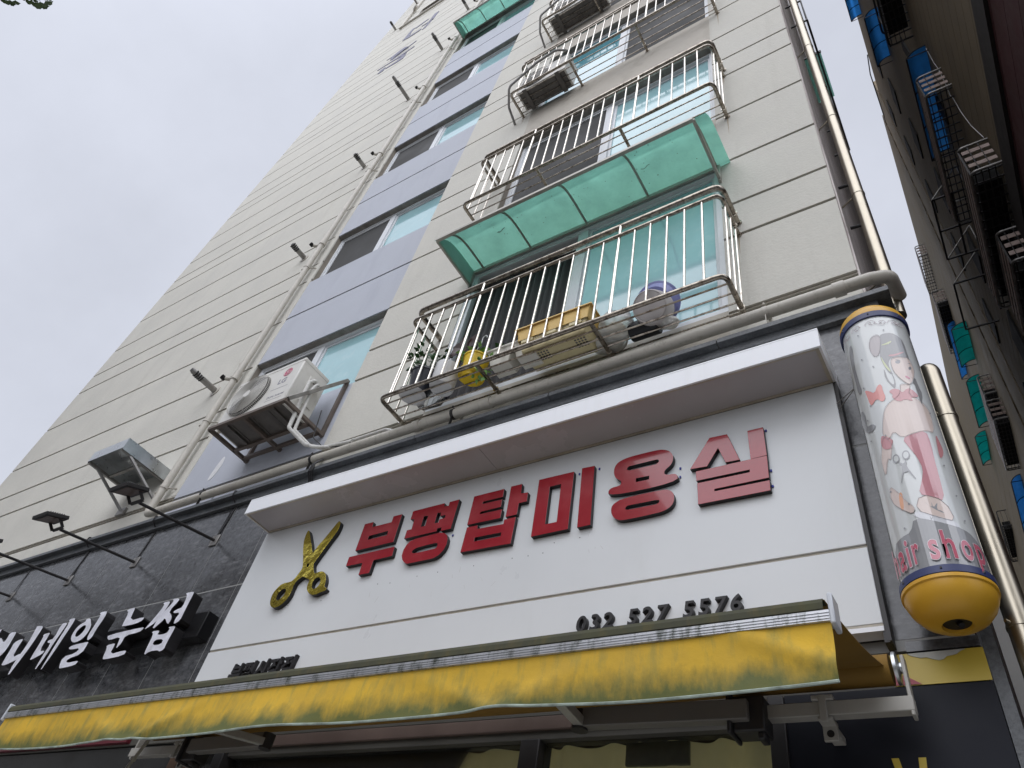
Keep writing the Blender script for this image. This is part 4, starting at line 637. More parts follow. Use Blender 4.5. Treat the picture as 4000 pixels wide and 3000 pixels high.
# emblem and lettering of the maker, printed on the casing
em = MB(); em.lathe([(.052, -.0012), (.052, 0)], (-4.705, -.4605, 5.905), 40, 'y'); e0 = em.build('emblem', m_pinkl, ac)
e = MB()
pts = [(-4.705+.041*math.cos(a), -.4625, 5.905+.041*math.sin(a)) for a in [math.radians(60+300*k/30) for k in range(31)]]; e.tube(pts, .0022, 5)
e.tube([(-4.664, -.4625, 5.905), (-4.690, -.4625, 5.905)], .0022, 5); e.tube([(-4.705, -.4625, 5.925), (-4.705, -.4625, 5.885), (-4.692, -.4625, 5.885)], .0022, 5); e.lathe([(.0052, -.463), (.0052, -.462)], (-4.722, 0, 5.92), 10, 'y')
e.build('emblem_face', m_ac, e0)
put('lettering', stand(text_mesh("LG", .088, .001, bold=.003), (m_greyt,), -.4602, .001, dx=-4.772, dz=5.765), ac)
put('lettering', stand(text_mesh("DUAL Inverter", .036, .001, bold=.0006), (m_greyt,), -.4602, .001, dx=-4.81, dz=5.592), ac)
ln = MB(); ln.box(-4.82, -4.60, -.4612, -.4602, 5.70, 5.703); ln.box(-4.82, -4.60, -.4612, -.4602, 5.56, 5.563); ln.build('panel_line', m_greyt, ac)
sp_ = MB(); sp_.box(-4.535, -4.525, -.34, -.19, 5.60, 5.90); sp_.build('service_panel', m_ac, ac, bevel=.004)
MB().box(-4.5248, -4.5225, -.30, -.25, 5.845, 5.862).build('handle_slot', m_black, ac)
br = thing('wall_bracket', 'brown steel angle bracket carrying the large outdoor air conditioner', 'bracket')
def angle(p, q, nm='bar'):
    m_ = MB(); m_.bar(p, q, .032, .034); return m_.build(nm, m_brk, br, bevel=.002)
m_brk = M("bracket_paint", (.15, .12, .10), .6, metal=.2, var=.2, vs=12)
for z, nm in ((5.44, 'frame_bar'),):
    angle((-5.46, -.475, z), (-4.455, -.475, z), nm); angle((-5.455, -.05, z), (-4.46, -.05, z), nm)
    for x in (-5.452, -4.462): angle((x, -.475, z), (x, 0, z), nm)
    angle((-5.46, -.17, z), (-4.46, -.17, z), nm); angle((-5.0, -.475, z-.001), (-5.0, 0, z-.001), nm)
for x in (-5.452, -4.462): angle((x, -.018, 5.42), (x, -.018, 6.13), 'upright'); 
angle((-4.445, -.47, 5.455), (-4.445, -.03, 6.11), 'brace'); angle((-5.47, -.47, 5.455), (-5.47, -.03, 6.11), 'brace')
bpy.data.objects[[o.name for o in br.children if o.name.startswith('brace')][0]].data.materials[0] = m_steeld
hs = thing('refrigerant_hose', 'white wrapped hoses looping from the air conditioner down to the ledge and along it', 'hose')
MB().tube(fil([(-4.52, -.24, 5.82), (-4.48, -.30, 5.86), (-4.50, -.34, 5.80), (-4.46, -.33, 5.25), (-4.33, -.20, 5.13), (-4.30, -.06, 5.20), (-3.95, -.05, 5.17)], .03, 5), .017, 10).build('hose', m_hose, hs)
MB().tube(fil([(-4.5, -.22, 5.81), (-4.47, -.27, 5.84), (-4.47, -.30, 5.74), (-4.43, -.29, 5.25), (-4.30, -.16, 5.13), (-4.2, -.045, 5.19), (-3.6, -.045, 5.185), (-3.45, -.03, 5.12)], .03, 5), .014, 10).build('hose', m_hose, hs)
MB().tube(fil([(-4.42, -.15, 5.6), (-4.40, -.12, 5.30), (-4.28, -.06, 5.20), (-3.9, -.05, 5.11), (-3.45, -.05, 5.10)], .05, 5), .005, 6).build('cable', m_black, hs)
ac_unit(-3.33, -2.62, -.30, -.05, 10.85, 11.35, 'small outdoor air conditioner on the third railing, grey underside showing')
ac_unit(-3.30, -2.35, -.31, -.02, 13.72, 14.35, 'dark outdoor air conditioner on the uppermost railing, seen from below')
for z, lb in ((10.85, 'grey hose curling over the third railing beside the small air conditioner'), (13.72, 'grey hose curling out of the uppermost railing to the wall')):
    t = thing('drain_hose', lb, 'hose')
    MB().tube(fil([(-3.52, -.0, z-.13), (-3.50, -.22, z-.05), (-3.42, -.40, z+.12), (-3.05, -.42, z+.42), (-2.75, -.42, z+.50), (-2.62, -.37, z+.44)], .12, 6), .016, 10).build('hose', m_hoseg, t)
# ------------------------------------------------------------------ things kept on the lowest railing
R2 = random.Random(11)
def leaves(o, c, n, rad, ln, wd, mat, name='leaf_cluster', up=.35, parent=None):
    m_ = MB()
    for k in range(n):
        d = Vector((R2.gauss(0, 1), R2.gauss(0, 1), R2.gauss(up, .7))).normalized(); p = Vector(c)+d*rad*R2.uniform(.2, 1)
        d = (d+Vector((R2.uniform(-.6, .6), R2.uniform(-.6, .6), R2.uniform(-.6, .4)))).normalized(); s = d.orthogonal().normalized(); a = R2.uniform(0, 6.3)
        s = (Matrix.Rotation(a, 3, d) @ s); l = ln*R2.uniform(.7, 1.2); w_ = wd*R2.uniform(.7, 1.2); n_ = d.cross(s)
        v = [m_.V(q) for q in (p, p+d*l*.4+s*w_, p+d*l+n_*.1*l, p+d*l*.4-s*w_, p+d*l*.45+n_*-.12*w_)]
        m_.f([v[0], v[1], v[4]]); m_.f([v[1], v[2], v[4]]); m_.f([v[2], v[3], v[4]]); m_.f([v[3], v[0], v[4]])
    return m_.build(name, mat, parent)
ZT = 5.178
p1 = thing('potted_plant', 'green leafy plant in a black pot at the left end of the lowest railing', 'plant')
MB().lathe([(.075, ZT+.02), (.105, ZT+.21), (.112, ZT+.215), (.112, ZT+.235), (.098, ZT+.235), (.09, ZT+.2)], (-3.13, -.245, 0), 24, cap=False).build('pot', m_potk, p1)
MB().lathe([(.0, ZT+.001), (.085, ZT+.001), (.108, ZT+.02), (.10, ZT+.02)], (-3.17, -.26, 0), 26, cap=False).build('saucer', m_potw, p1)
MB().lathe([(.0, ZT+.2), (.095, ZT+.2)], (-3.13, -.245, 0), 20, cap=False).build('soil', m_bark, p1)
st_ = MB()
for k in range(9): a = k*.7; st_.tube([(-3.13, -.245, ZT+.2), (-3.13+.09*math.cos(a), -.245+.06*math.sin(a), ZT+.36), (-3.13+.17*math.cos(a), -.245+.10*math.sin(a), ZT+.44)], .004, 5)
st_.build('stem', m_plant, p1)
leaves(None, (-3.12, -.25, ZT+.37), 110, .16, .055, .018, m_plant, 'foliage', .3, p1)
p2 = thing('rubber_plant', 'dark rubber plant with brown leaves in a white cylindrical pot on the lowest railing', 'plant')
MB().lathe([(.0, ZT+.002), (.085, ZT+.002), (.092, ZT+.02), (.094, ZT+.22), (.086, ZT+.22), (.084, ZT+.1)], (-2.905, -.245, 0), 28, cap=False).build('pot', m_potw, p2)
MB().tube([(-2.90, -.24, ZT+.15), (-2.86, -.22, ZT+.35), (-2.84, -.18, ZT+.5)], .007, 7).build('stem', m_bark, p2)
lf = MB()
for k, (dx, dy, dz) in enumerate(((-.14, 0, .10), (-.11, .02, .17), (-.02, -.02, .18), (.08, 0, .15), (.13, -.02, .05), (.06, .02, .2), (-.16, 0, .0), (.12, .03, -.03), (-.09, -.04, -.03))):
    p = Vector((-2.84, -.19, ZT+.45)); d = Vector((dx, dy, dz)); l = d.length; d.normalize(); s = d.cross(Vector((.2, 1, .1))).normalized()
    v = [lf.V(p+d*l*a_+s*w_+Vector((0, -.02*abs(w_)/.04, 0))) for a_, w_ in ((.1, 0), (.4, .030), (.75, .036), (1.1, 0), (.75, -.036), (.4, -.030))]; lf.f(v)
lf.build('foliage', m_plantr, p2, solid=.001)
p3 = thing('hanging_plant', 'variegated trailing plant in a ribbed yellow pot with a white hook', 'plant')
MB().lathe([(.0, ZT+.0), (.065, ZT+.0), (.07, ZT+.02), (.098, ZT+.03), (.10, ZT+.06), (.078, ZT+.065), (.09, ZT+.20), (.096, ZT+.20), (.096, ZT+.215), (.08, ZT+.21)], (-2.65, -.235, 0), 30, cap=False).build('pot', m_yelp, p3)
MB().tube(fil([(-2.73, -.235, ZT+.2), (-2.65, -.235, ZT+.40), (-2.65, -.235, ZT+.47), (-2.62, -.235, ZT+.49), (-2.61, -.235, ZT+.45)], .02), .004, 6).build('hook', m_potw, p3)
leaves(None, (-2.64, -.25, ZT+.24), 26, .11, .07, .024, m_plantv, 'foliage', .4, p3)
leaves(None, (-2.53, -.27, ZT+.05), 16, .10, .05, .02, m_plantv, 'trailing_foliage', -.8, p3)
j = thing('glass_jar', 'clear round jar lying on the left corner of the lowest railing', 'jar')
MB().lathe([(.0, -.11), (.05, -.11), (.062, -.09), (.066, .06), (.05, .09), (.05, .11)], (-3.10, -.13, ZT+.07), 22, 'x', cap=False).build('jar_body', m_clear, j)
for x, lb in ((-2.375, 'white foam box with green seedlings, nearer the yellow pot'), (-2.16, 'white foam box with green seedlings, nearer the yellow basket')):
    t = thing('planter_box', lb, 'planter', 'white foam planters on the lowest railing')
    b = MB(); v0 = []
    for z, a, c_ in ((ZT, .075, .06), (ZT+.13, .105, .085), (ZT+.135, .115, .095), (ZT+.155, .115, .095)): v0.append([b.V((x+sx*a, -.22+sy*c_, z)) for sx, sy in ((-1, -1), (1, -1), (1, 1), (-1, 1))])
    for i in range(3):
        for k in range(4): b.f([v0[i][k], v0[i][(k+1) % 4], v0[i+1][(k+1) % 4], v0[i+1][k]])
    b.f(v0[0][::-1]); b.f(v0[-1]); b.build('box', m_foam, t, bevel=.006)
    leaves(None, (x+(.0 if x < -2.3 else -.02), -.21, ZT+.20), 34 if x < -2.3 else 8, .10, .045, .016, m_plant, 'foliage', .5, t)
bk = thing('basket', 'yellow rectangular plastic basket with cream base in the middle of the lowest railing', 'basket')
b = MB(); v0 = []
for z, a, c_ in ((ZT+.005, .24, .10), (ZT+.13, .262, .125)): v0.append([b.V((-1.94+sx*a, -.205+sy*c_, z)) for sx, sy in ((-1, -1), (1, -1), (1, 1), (-1, 1))])
for k in range(4): b.f([v0[0][k], v0[0][(k+1) % 4], v0[1][(k+1) % 4], v0[1][k]])
b.f(v0[0][::-1]); b.build('base', m_bask2, bk, bevel=.012)
b = MB(); v0 = []
for z, a, c_ in ((ZT+.10, .268, .13), (ZT+.215, .285, .142), (ZT+.215, .300, .155), (ZT+.20, .300, .155)): v0.append([b.V((-1.94+sx*a, -.205+sy*c_, z)) for sx, sy in ((-1, -1), (1, -1), (1, 1), (-1, 1))])
for i in range(3):
    for k in range(4): b.f([v0[i][k], v0[i][(k+1) % 4], v0[i+1][(k+1) % 4], v0[i+1][k]])
b.build('rim', m_bask, bk, bevel=.008)
ho = MB()
for k in range(26): ho.box(-2.16+k*.018, -2.152+k*.018, -.3325, -.3315, ZT+.075, ZT+.083)
for k in range(4):
    for q in range(4): ho.box(-2.08+k*.022+.0, -2.067+k*.022, -.26+q*.02, -.247+q*.02, ZT+.003, ZT+.0045); ho.box(-1.80+k*.022, -1.787+k*.022, -.26+q*.02, -.247+q*.02, ZT+.003, ZT+.0045)
ho.build('holes', m_acu, bk)
for x in (-2.13, -1.95, -1.76): MB().box(x-.045, x+.045, -.338, -.325, ZT+.06, ZT+.09).build('handle', m_bask2, bk, bevel=.003)
bs = thing('basin', 'round lavender plastic basin propped against the window on the lowest railing', 'basin')
ax = Vector((0, -.80, -.60)).normalized()
def tilted(mb_prof, c, ax, name, mat, parent, n=32):
    m_ = MB(); u = ax.orthogonal().normalized(); v = ax.cross(u); rg = []
    for r, h in mb_prof: rg.append([m_.V(Vector(c)+ax*h+(u*math.cos(2*PI*k/n)+v*math.sin(2*PI*k/n))*max(r, 1e-4)) for k in range(n)])
    for i in range(len(rg)-1):
        for k in range(n): m_.f([rg[i][k], rg[i][(k+1) % n], rg[i+1][(k+1) % n], rg[i+1][k]])
    return m_.build(name, mat, parent)
tilted([(.0, .02), (.10, .02), (.135, -.03), (.152, -.035), (.152, -.045), (.13, -.04)], (-1.265, -.19, ZT+.20), ax, 'bowl', m_purp, bs)
tb_ = thing('bucket', 'round pale grey tub lying on its side with its base facing the street', 'bucket')
tilted([(.0, .055), (.095, .055), (.112, .048), (.116, .03), (.126, -.05), (.126, -.06)], (-1.275, -.215, ZT+.115), ax, 'tub', m_tub, tb_); tilted([(.100, .0562), (.104, .059), (.108, .0555)], (-1.275, -.215, ZT+.115), ax, 'base_ring', m_tub, tb_)
rl = thing('rubber_roll', 'short black roll lying on the railing under the grey tub', 'roll')
MB().lathe([(.0, -.095), (.062, -.095), (.065, -.09), (.065, .09), (.062, .095), (.0, .095)], (-1.365, -.12, ZT+.066), 26, 'x', cap=False).build('roll', m_roll, rl)
def crumple(name, c, r, mat, seed, sc=(1, 1, 1), amp=.35, parent=None):
    rr = random.Random(seed); m_ = MB(); bmesh.ops.create_icosphere(m_.b, subdivisions=4, radius=1)
    ph = [(Vector((rr.gauss(0, 1), rr.gauss(0, 1), rr.gauss(0, 1)))*2.2, rr.uniform(0, 6)) for _ in range(14)]
    for v in m_.b.verts:
        n = v.co.normalized(); k_ = sum(abs(math.sin(n.dot(p)+q)) for p, q in ph)/len(ph); q = n*(1-amp+amp*k_*1.4); v.co = Vector((q.x*sc[0], q.y*sc[1], q.z*sc[2]))*r+Vector(c)
    return m_.build(name, mat, parent, sharp=.35)
bg1 = thing('plastic_bag', 'clear crumpled plastic bag of brownish food between the basket and the tub', 'bag')
crumple('bag_film', (-1.55, -.17, ZT+.12), .13, m_bag, 4, (1, .8, .9), .4, bg1); crumple('contents', (-1.56, -.15, ZT+.09), .075, m_bagc, 5, (1, .9, .9), .3, bg1)
bg2 = thing('plastic_bag', 'second clear bag with a round black printed mark, low against the sill', 'bag')
crumple('bag_film', (-1.63, -.10, ZT+.07), .11, m_bag, 8, (1.2, .8, .62), .3, bg2); crumple('contents', (-1.63, -.09, ZT+.06), .08, m_bagc, 9, (1.2, .8, .6), .3, bg2)
mk_ = MB(); 
pts = [(-1.60+.03*math.cos(a), -.196, ZT+.045+.026*math.sin(a)) for a in [2*PI*k/20 for k in range(21)]]; mk_.tube(pts, .0025, 5, cap=False)
for q in (-.012, 0, .012): mk_.box(-1.622, -1.578, -.198, -.194, ZT+.045+q-.002, ZT+.045+q+.002)
mk_.build('printed_mark', m_black, bg2)
rg_ = thing('rag', 'small crumpled beige rag under the grey tub', 'rag'); crumple('cloth', (-1.20, -.12, ZT+.035), .06, m_hose, 21, (1.1, .8, .6), .5, rg_)
# ------------------------------------------------------------------ awning
m_arm = M('grey_arm_profile', (.15, .14, .125), .5, var=.1)
aw = thing('shop_awning', 'yellow retractable awning stained green along its hanging valance', 'awning')
AX0, AX1, AY = -4.395, -.345, -1.0
R3_ = random.Random(5)
def wob(x): return .012*math.sin(x*3.1+.6)+.008*math.sin(x*7.3)+.004*math.sin(x*17+1)
rows = []
NZ, NX = 12, 190
for i in range(NZ+1):
    s = i/NZ; row = []
    for k in range(NX+1):
        x = AX0+(AX1-AX0)*k/NX
        y = AY-.004-.010*s*(.6+math.sin(x*2.3+1)+.55*math.sin(x*5.9+s*2.2+.5)+.25*math.sin(x*11.7-s*3))-.013*math.exp(-((x+.58-.30*s)/.055)**2)*(1-abs(s-.5))-.012*math.exp(-((x+.98+.3*s)/.07)**2)*s-.014*math.exp(-((x+2.72+.40*s)/.06)**2)*s-.011*math.exp(-((x+3.6-.3*s)/.07)**2)*s-.010*math.exp(-((x+1.7-.35*s)/.06)**2)*s
        z = 2.592-(.157+.003*math.sin(x*1.7+.4)+.003*math.sin(x*6.1))*s; row.append((x, y, z))
    rows.append(row)
MB().sheet(rows).build('valance', m_awn, aw, sharp=3, solid=.002)
MB().tube([(p[0], p[1]-.002, p[2]-.003) for p in rows[-1]], .0042, 6).build('valance_piping', m_piping, aw)
# fabric from roller to front bar
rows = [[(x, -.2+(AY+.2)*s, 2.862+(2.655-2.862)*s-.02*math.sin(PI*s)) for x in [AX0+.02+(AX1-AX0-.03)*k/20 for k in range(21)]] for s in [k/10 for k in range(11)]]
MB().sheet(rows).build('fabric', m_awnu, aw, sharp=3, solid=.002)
wr = MB(); pr_ = [(AY+.03, 2.655), (AY-.008, 2.654), (AY-.016, 2.64), (AY-.017, 2.622), (AY+.0, 2.620)]
for i in range(4):
    a, b_ = pr_[i], pr_[i+1]; wr.quad((AX0, a[0], a[1]), (AX1-.012, a[0], a[1]), (AX1-.012, b_[0], b_[1]), (AX0, b_[0], b_[1]))
wr.build('fabric_wrap', m_awng, aw)
al = MB(); al.box(AX0, AX1, AY-.014, AY+.03, 2.590, 2.6195)
for z in (2.596, 2.604, 2.612): al.box(AX0, AX1-.001, AY-.0165, AY-.0141, z-.0012, z+.0012)
al.build('front_bar', m_alu, aw)
for x0_, x1_ in ((AX1+.0005, AX1+.014), (AX0-.012, AX0-.0005)): MB().box(x0_, x1_, AY-.022, AY+.04, 2.578, 2.662).build('end_cap', m_cap, aw, bevel=.004)
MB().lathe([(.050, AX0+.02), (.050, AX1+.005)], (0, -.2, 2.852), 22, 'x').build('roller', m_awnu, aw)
MB().lathe([(.053, -.328), (.053, -.318), (.030, -.314), (.018, -.312), (.018, -.305)], (0, -.2, 2.855), 22, 'x').build('roller_cap', m_galv, aw)
for x in (-.30, -4.47):
    b = MB(); b.bar((x, -.2, 2.89), (x, -.205, 2.69), .012, .045, up=(0, 1, 0)); b.build('roller_bracket', m_bar, aw, bevel=.003)
for a, b in ((-.80, -.292), (-4.50, -3.80)): MB().box(a, b, -.228, -.182, 2.705, 2.752).build('torsion_bar', m_bar, aw, bevel=.003)
for x in (-.565, -4.05):
    b = MB(); b.box(x-.035, x+.035, -.238, -.175, 2.7525, 2.770); b.box(x-.012, x+.012, -.24, -.2285, 2.68, 2.77); b.box(x-.024, x+.024, -.225, -.165, 2.692, 2.7045); b.box(x-.024, x+.024, -.172, -.158, 2.645, 2.7045); b.box(x-.02, x+.02, -.158, -.055, 2.675, 2.70)
    o = b.build('wall_bracket', m_bar, aw, bevel=.003); MB().lathe([(.012, -.1735), (.012, -.1721)], (x, 0, 2.668), 18, 'y').build('bolt', m_black, o)
for x, s in ((-.80, -1), (-3.85, 1)):
    b = MB(); b.box(x-.06, x+.05, -.27, -.176, 2.65, 2.77); b.box(x-.075, x-.06, -.29, -.17, 2.64, 2.785); b.box(x+.02, x+.045, -.26, -.2, 2.625, 2.65); b.build('arm_shoulder', m_iron, aw, bevel=.006)
    xe = x+s*.64
    MB().bar((x, -.27, 2.715), (xe, -.30, 2.712), .05, .07).build('arm', m_arm, aw, bevel=.004)
    MB().bar((xe, -.30, 2.70), (xe-s*.16, AY+.04, 2.61), .04, .035).build('arm', m_bar, aw, bevel=.003); MB().lathe([(.032, -.036), (.032, .036)], (xe, -.30, 2.705), 16).build('arm_elbow', m_iron, aw)
ck = thing('crank_rod', 'thin cream awning crank rod hanging at the left under the awning', 'rod'); MB().tube([(-3.80, -.55, 2.66), (-3.84, -.62, 2.30), (-3.86, -.66, 1.2)], .009, 8).build('rod', m_bar, ck)
# ------------------------------------------------------------------ barber pole
bp = thing('barber_pole', 'cylindrical salon pole with yellow domed ends and a printed lady over pink lettering', 'barber pole')
CX, CY, RR = -.113, -.232, .138
MB().lathe([(RR, 3.07), (RR, 4.43)], (CX, CY, 0), 72, cap=False).build('tube', m_tube, bp)
MB().lathe([(RR+.001, 4.41), (RR+.008, 4.412), (RR+.009, 4.445), (RR+.002, 4.447)], (CX, CY, 0), 56, cap=False).build('navy_ring', m_polen, bp)
MB().lathe([(RR+.001, 3.105), (RR+.008, 3.102), (RR+.009, 3.075), (RR+.002, 3.072)], (CX, CY, 0), 56, cap=False).build('navy_ring', m_polen, bp)
MB().lathe([(RR+.006, 4.447), (RR+.006, 4.470), (RR+.0, 4.490), (RR-.02, 4.52), (RR-.05, 4.545), (.04, 4.556), (0, 4.556)], (CX, CY, 0), 56, cap=False).build('top_dome', m_poley, bp)
MB().lathe([(RR+.008, 3.072), (RR+.008, 3.060), (RR+.002, 3.056), (RR+.0, 3.04), (RR-.012, 3.012), (RR-.035, 2.984), (RR-.06, 2.968), (.047, 2.961), (.044, 2.972), (0, 2.972)], (CX, CY, 0), 56, cap=False).build('bottom_dome', m_poley, bp)
kn = MB(); kn.lathe([(.0, 2.9715), (.043, 2.9715)], (CX, CY, 0), 24, cap=False); kn.tube([(CX+.004, CY, 2.972), (CX+.012, CY-.01, 2.957)], .010, 8); kn.build('bottom_opening', m_black, bp)
sc_ = MB()
for a in (-2.4, -1.2, 0.05, 1.2, 2.4):
    for z in (4.43, 3.09): x, y = CX+(RR+.009)*math.sin(a*.8), CY-(RR+.009)*math.cos(a*.8); sc_.box(x-.003, x+.003, y-.003, y+.003, z-.003, z+.003)
sc_.build('screws', m_iron, bp)
for z in (4.3, 3.2): MB().box(CX-.03, CX+.03, CY+RR-.005, -.051, z-.02, z+.02).build('wall_mount', m_iron, bp)
wt = MB(); wt.tube([(-.25, -.235, 4.13), (-.345, -.14, 4.16)], .0022, 5); wt.tube([(-.25, -.235, 4.125), (-.34, -.14, 4.12)], .0022, 5); wt.build('tie_wires', m_steeld, bp)
PC = dict(skin=(.66, .50, .43), hair=(.12, .115, .125), bun=(.28, .22, .23), hairred=(.5, .12, .15), hairyel=(.5, .55, .2), eye=(.12, .12, .15), lips=(.5, .02, .12), red=(.50, .09, .11), orange=(.70, .10, .06), dress=(.46, .07, .11), dark=(.15, .15, .165), gray=(.20, .20, .22), paper=(.60, .62, .61), orange2=(.75, .25, .04), belt=(.62, .62, .66))
PC = {k: tuple(a*.72+b*.28 for a, b in zip(v, (.60, .62, .61))) for k, v in PC.items()}
pm = {}
def wrap(me, off):
    bm = bmesh.new(); bm.from_mesh(me)
    us = [v.co.x for v in bm.verts]; a, b_ = min(us), max(us); st_ = .09*RR; u = math.ceil(a/st_)*st_
    while u < b_:
        bmesh.ops.bisect_plane(bm, geom=bm.verts[:]+bm.edges[:]+bm.faces[:], plane_co=(u, 0, 0), plane_no=(1, 0, 0)); u += st_
    for v in bm.verts:
        th = v.co.x/RR; r = RR+off+v.co.z; z = v.co.y; v.co = (CX+r*math.sin(th), CY-r*math.cos(th), z)
    bmesh.ops.recalc_face_normals(bm, faces=bm.faces); bm.to_mesh(me); bm.free(); return me
lay = 0
for cname, poly in DATA['tube']:
    if cname not in pm: pm[cname] = M("print_"+cname, PC[cname], .12, var=.04, coat=.8)
    lay += 1
    me = shape_mesh('printed_shape', [[chaikin([[t_*RR, z] for t_, z in poly], 1)]], .0)
    for v in me.vertices: v.co.z = 0
    me.materials.clear(); me.materials.append(pm[cname]); put({'skin': 'printed_skin', 'hair': 'printed_hair', 'bun': 'printed_hair'}.get(cname, 'printed_shape'), wrap(me, .0006+lay*.00006), bp)
m_line = M("print_outline", (.33, .29, .30), .3); m_orn = M("print_ornament", (.50, .36, .40), .3)
def on_tube(th, z, o=.004): return (CX+(RR+o)*math.sin(th), CY-(RR+o)*math.cos(th), z)
for cname, poly in DATA['tube']:
    if cname in ('skin', 'bun'):
        q = chaikin(poly, 1); MB().tube([on_tube(t_, z) for t_, z in q+q[:1]], .0006, 4, cap=False).build('printed_outline', m_line, bp)
for c0, sg_ in ((-.42, 1), (.05, 1), (.35, -1), (.72, 1), (.95, -1), (-.85, 1)):
    MB().tube([on_tube(c0+.008*k*math.cos(k*.42), 4.365+.0009*k*math.sin(k*.42)*sg_+.004*math.sin(c0*9)) for k in range(24)], .0009, 4).build('printed_ornament', m_orn, bp)
m_pt = M("print_letter_pink", (.50, .12, .17), .12, var=.05, coat=.8); m_ptw = M("print_letter_edge", (.70, .62, .64), .12, coat=.8)
for ch, th, wd in (("h", -1.09, .24), ("a", -.80, .24), ("i", -.585, .10), ("r", -.385, .18), ("s", .01, .22), ("h", .33, .26), ("o", .70, .26), ("p", 1.03, .25)):
    for bold, mt, of in ((.0052, m_ptw, .0080), (.0028, m_pt, .0086)):
        me = text_mesh(ch, .158, .0, bold=bold); ux = [v.co.x for v in me.vertices]; a, b_ = min(ux), max(ux)
        k_ = (wd*RR)/(b_-a) if bold > .004 else (wd*RR-.003)/(b_-a)
        for v in me.vertices: v.co = ((v.co.x-(a+b_)/2)*k_+th*RR, v.co.y*.98+3.126, 0)
        me.materials.clear(); me.materials.append(mt); put('letter', wrap(me, of), bp)
# ------------------------------------------------------------------ alley building on the right
ab = thing('apartment_building', 'dark building across the narrow alley, its side wall crowded with trays and canopies', 'building')
AW = 1.77
aw_ = MB(); z = 11.30
while z < 30.2:
    aw_.box(AW, AW+.3, -.4, 11.1, z+.006, min(z+.44, 30.3)); z += .447
aw_.build('wall', m_alley, ab)
MB().box(AW+.012, AW+6, -.39, 12.5, 0, 30.2).build('wall_core', m_ledge, ab)
tb2 = MB(); z = 11.3; k = 0
while z < 31:
    tb2.box(AW-.02, AW+.3, 11.1, 12.6, z+.006, min(z+.40, 31.4)); z += .405
tb2.build('tile_band', m_tile, ab)
mw = MB(); z = .2
while z < 10.7: mw.box(AW-.02, AW+.2, -.4, 30, z+.006, min(z+.54, 10.7)); z += .548
mw.build('lower_cladding', m_maroon, ab)
MB().box(AW-.06, AW+.3, -.4, 30, 10.705, 11.295).build('ledge', m_ledge, ab)
fw = MB(); P_ = [(1.77, 12.6), (1.73, 19.4), (1.20, 29.6)]
for i in range(2):
    (xa, ya), (xb, yb) = P_[i], P_[i+1]; z = 11.3
    while z < 31.2:
        v = [(xa, ya, z+.006), (xb, yb, z+.006), (xb, yb, min(z+.9, 31.4)), (xa, ya, min(z+.9, 31.4))]; fw.quad(*v); z += .906
fw.build('far_wall', m_alley, ab, solid=.1)
wn = 0
for (ya, yb_) in ((8.2, 8.95), (10.2, 10.75), (4.8, 5.1), (13.6, 14.2)):
    for z in (12.6, 15.4, 18.2, 21.0, 23.8, 26.5):
        o = MB().box(AW-.03, AW+.005, ya, yb_, z, z+1.0).build('window', m_dark, ab)
def alley_item(name, label, cat, group=None): return thing(name, label, cat, group)
def tray(y0, y1, z0, d, label, boards=True, fill=True, xw=AW):
    t = alley_item('balcony_railing', label, 'railing', 'railing trays on the dark alley wall'); h = .68
    for z in (z0, z0+h): MB().tube(fil([(xw, y0, z), (xw-d, y0, z), (xw-d, y1, z), (xw, y1, z)], .08, 5), .019, 8).build('rail', m_iron if not boards else m_steeld, t)
    if boards:
        for zz in (z0+.12, z0+.30, z0+.48):
            MB().box(xw-d+.02, xw-.02, y0-.006, y0+.006, zz, zz+.085).build('end_slat', m_slat, t)
            MB().box(xw-d-.012, xw-d-.002, y0+.05, y1, zz, zz+.085).build('front_slat', m_slat, t)
    b = MB()
    for k in range(int((y1-y0)/.16)+1): b.bar((xw-d, y0+.05+k*.16, z0), (xw, y0+.05+k*.16, z0), .02, .02)
    for k in range(int((y1-y0)/.5)+1): b.bar((xw-d, y0+.05+k*.5, z0), (xw-d, y0+.05+k*.5, z0+h), .022, .022)
    for k in range(4): b.bar((xw-d+.05+k*.08, y0, z0+.0), (xw-d+.05+k*.08, y1, z0+.0), .014, .014)
    b.bar((xw-d*.35, y0, z0), (xw-d*.35, y0, z0+h), .012, .012); b.bar((xw-d*.7, y0, z0), (xw-d*.7, y0, z0+h), .012, .012)
    b.build('bars', m_iron, t)
    if fill: MB().box(xw-d+.05, xw-.04, y0+.25, y1-.2, z0+.015, z0+.35).build('stored_box', m_dark, t)
    return t
tray(3.76, 6.4, 14.22, .38, 'slatted railing tray hanging under the larger blue canopy across the alley', fill=False)
tray(3.76, 6.3, 11.6, .38, 'slatted railing tray one floor below the blue canopies, above the maroon wall')
tray(1.6, 4.05, 17.25, .42, 'black railing tray at the top edge of the photo across the alley', boards=False)
tray(4.6, 6.0, 10.55, .30, 'slatted railing tray at the right edge of the photo beside the maroon wall')
tray(14.4, 16.6, 16.45, .40, 'slatted railing tray low in the alley beside the stainless pipe')
tray(14.5, 17.3, 17.5, .36, 'slatted railing tray beneath the lower deep teal canopy')
tray(16.9, 19.5, 24.5, .45, 'slatted railing tray high in the alley above the deep teal canopies')
tray(17.0, 19.0, 27.6, .40, 'highest slatted railing tray at the alley roofline', fill=False)
tray(24.4, 26.8, 20.0, .40, 'black railing tray at the far end of the alley', boards=False, xw=1.5)
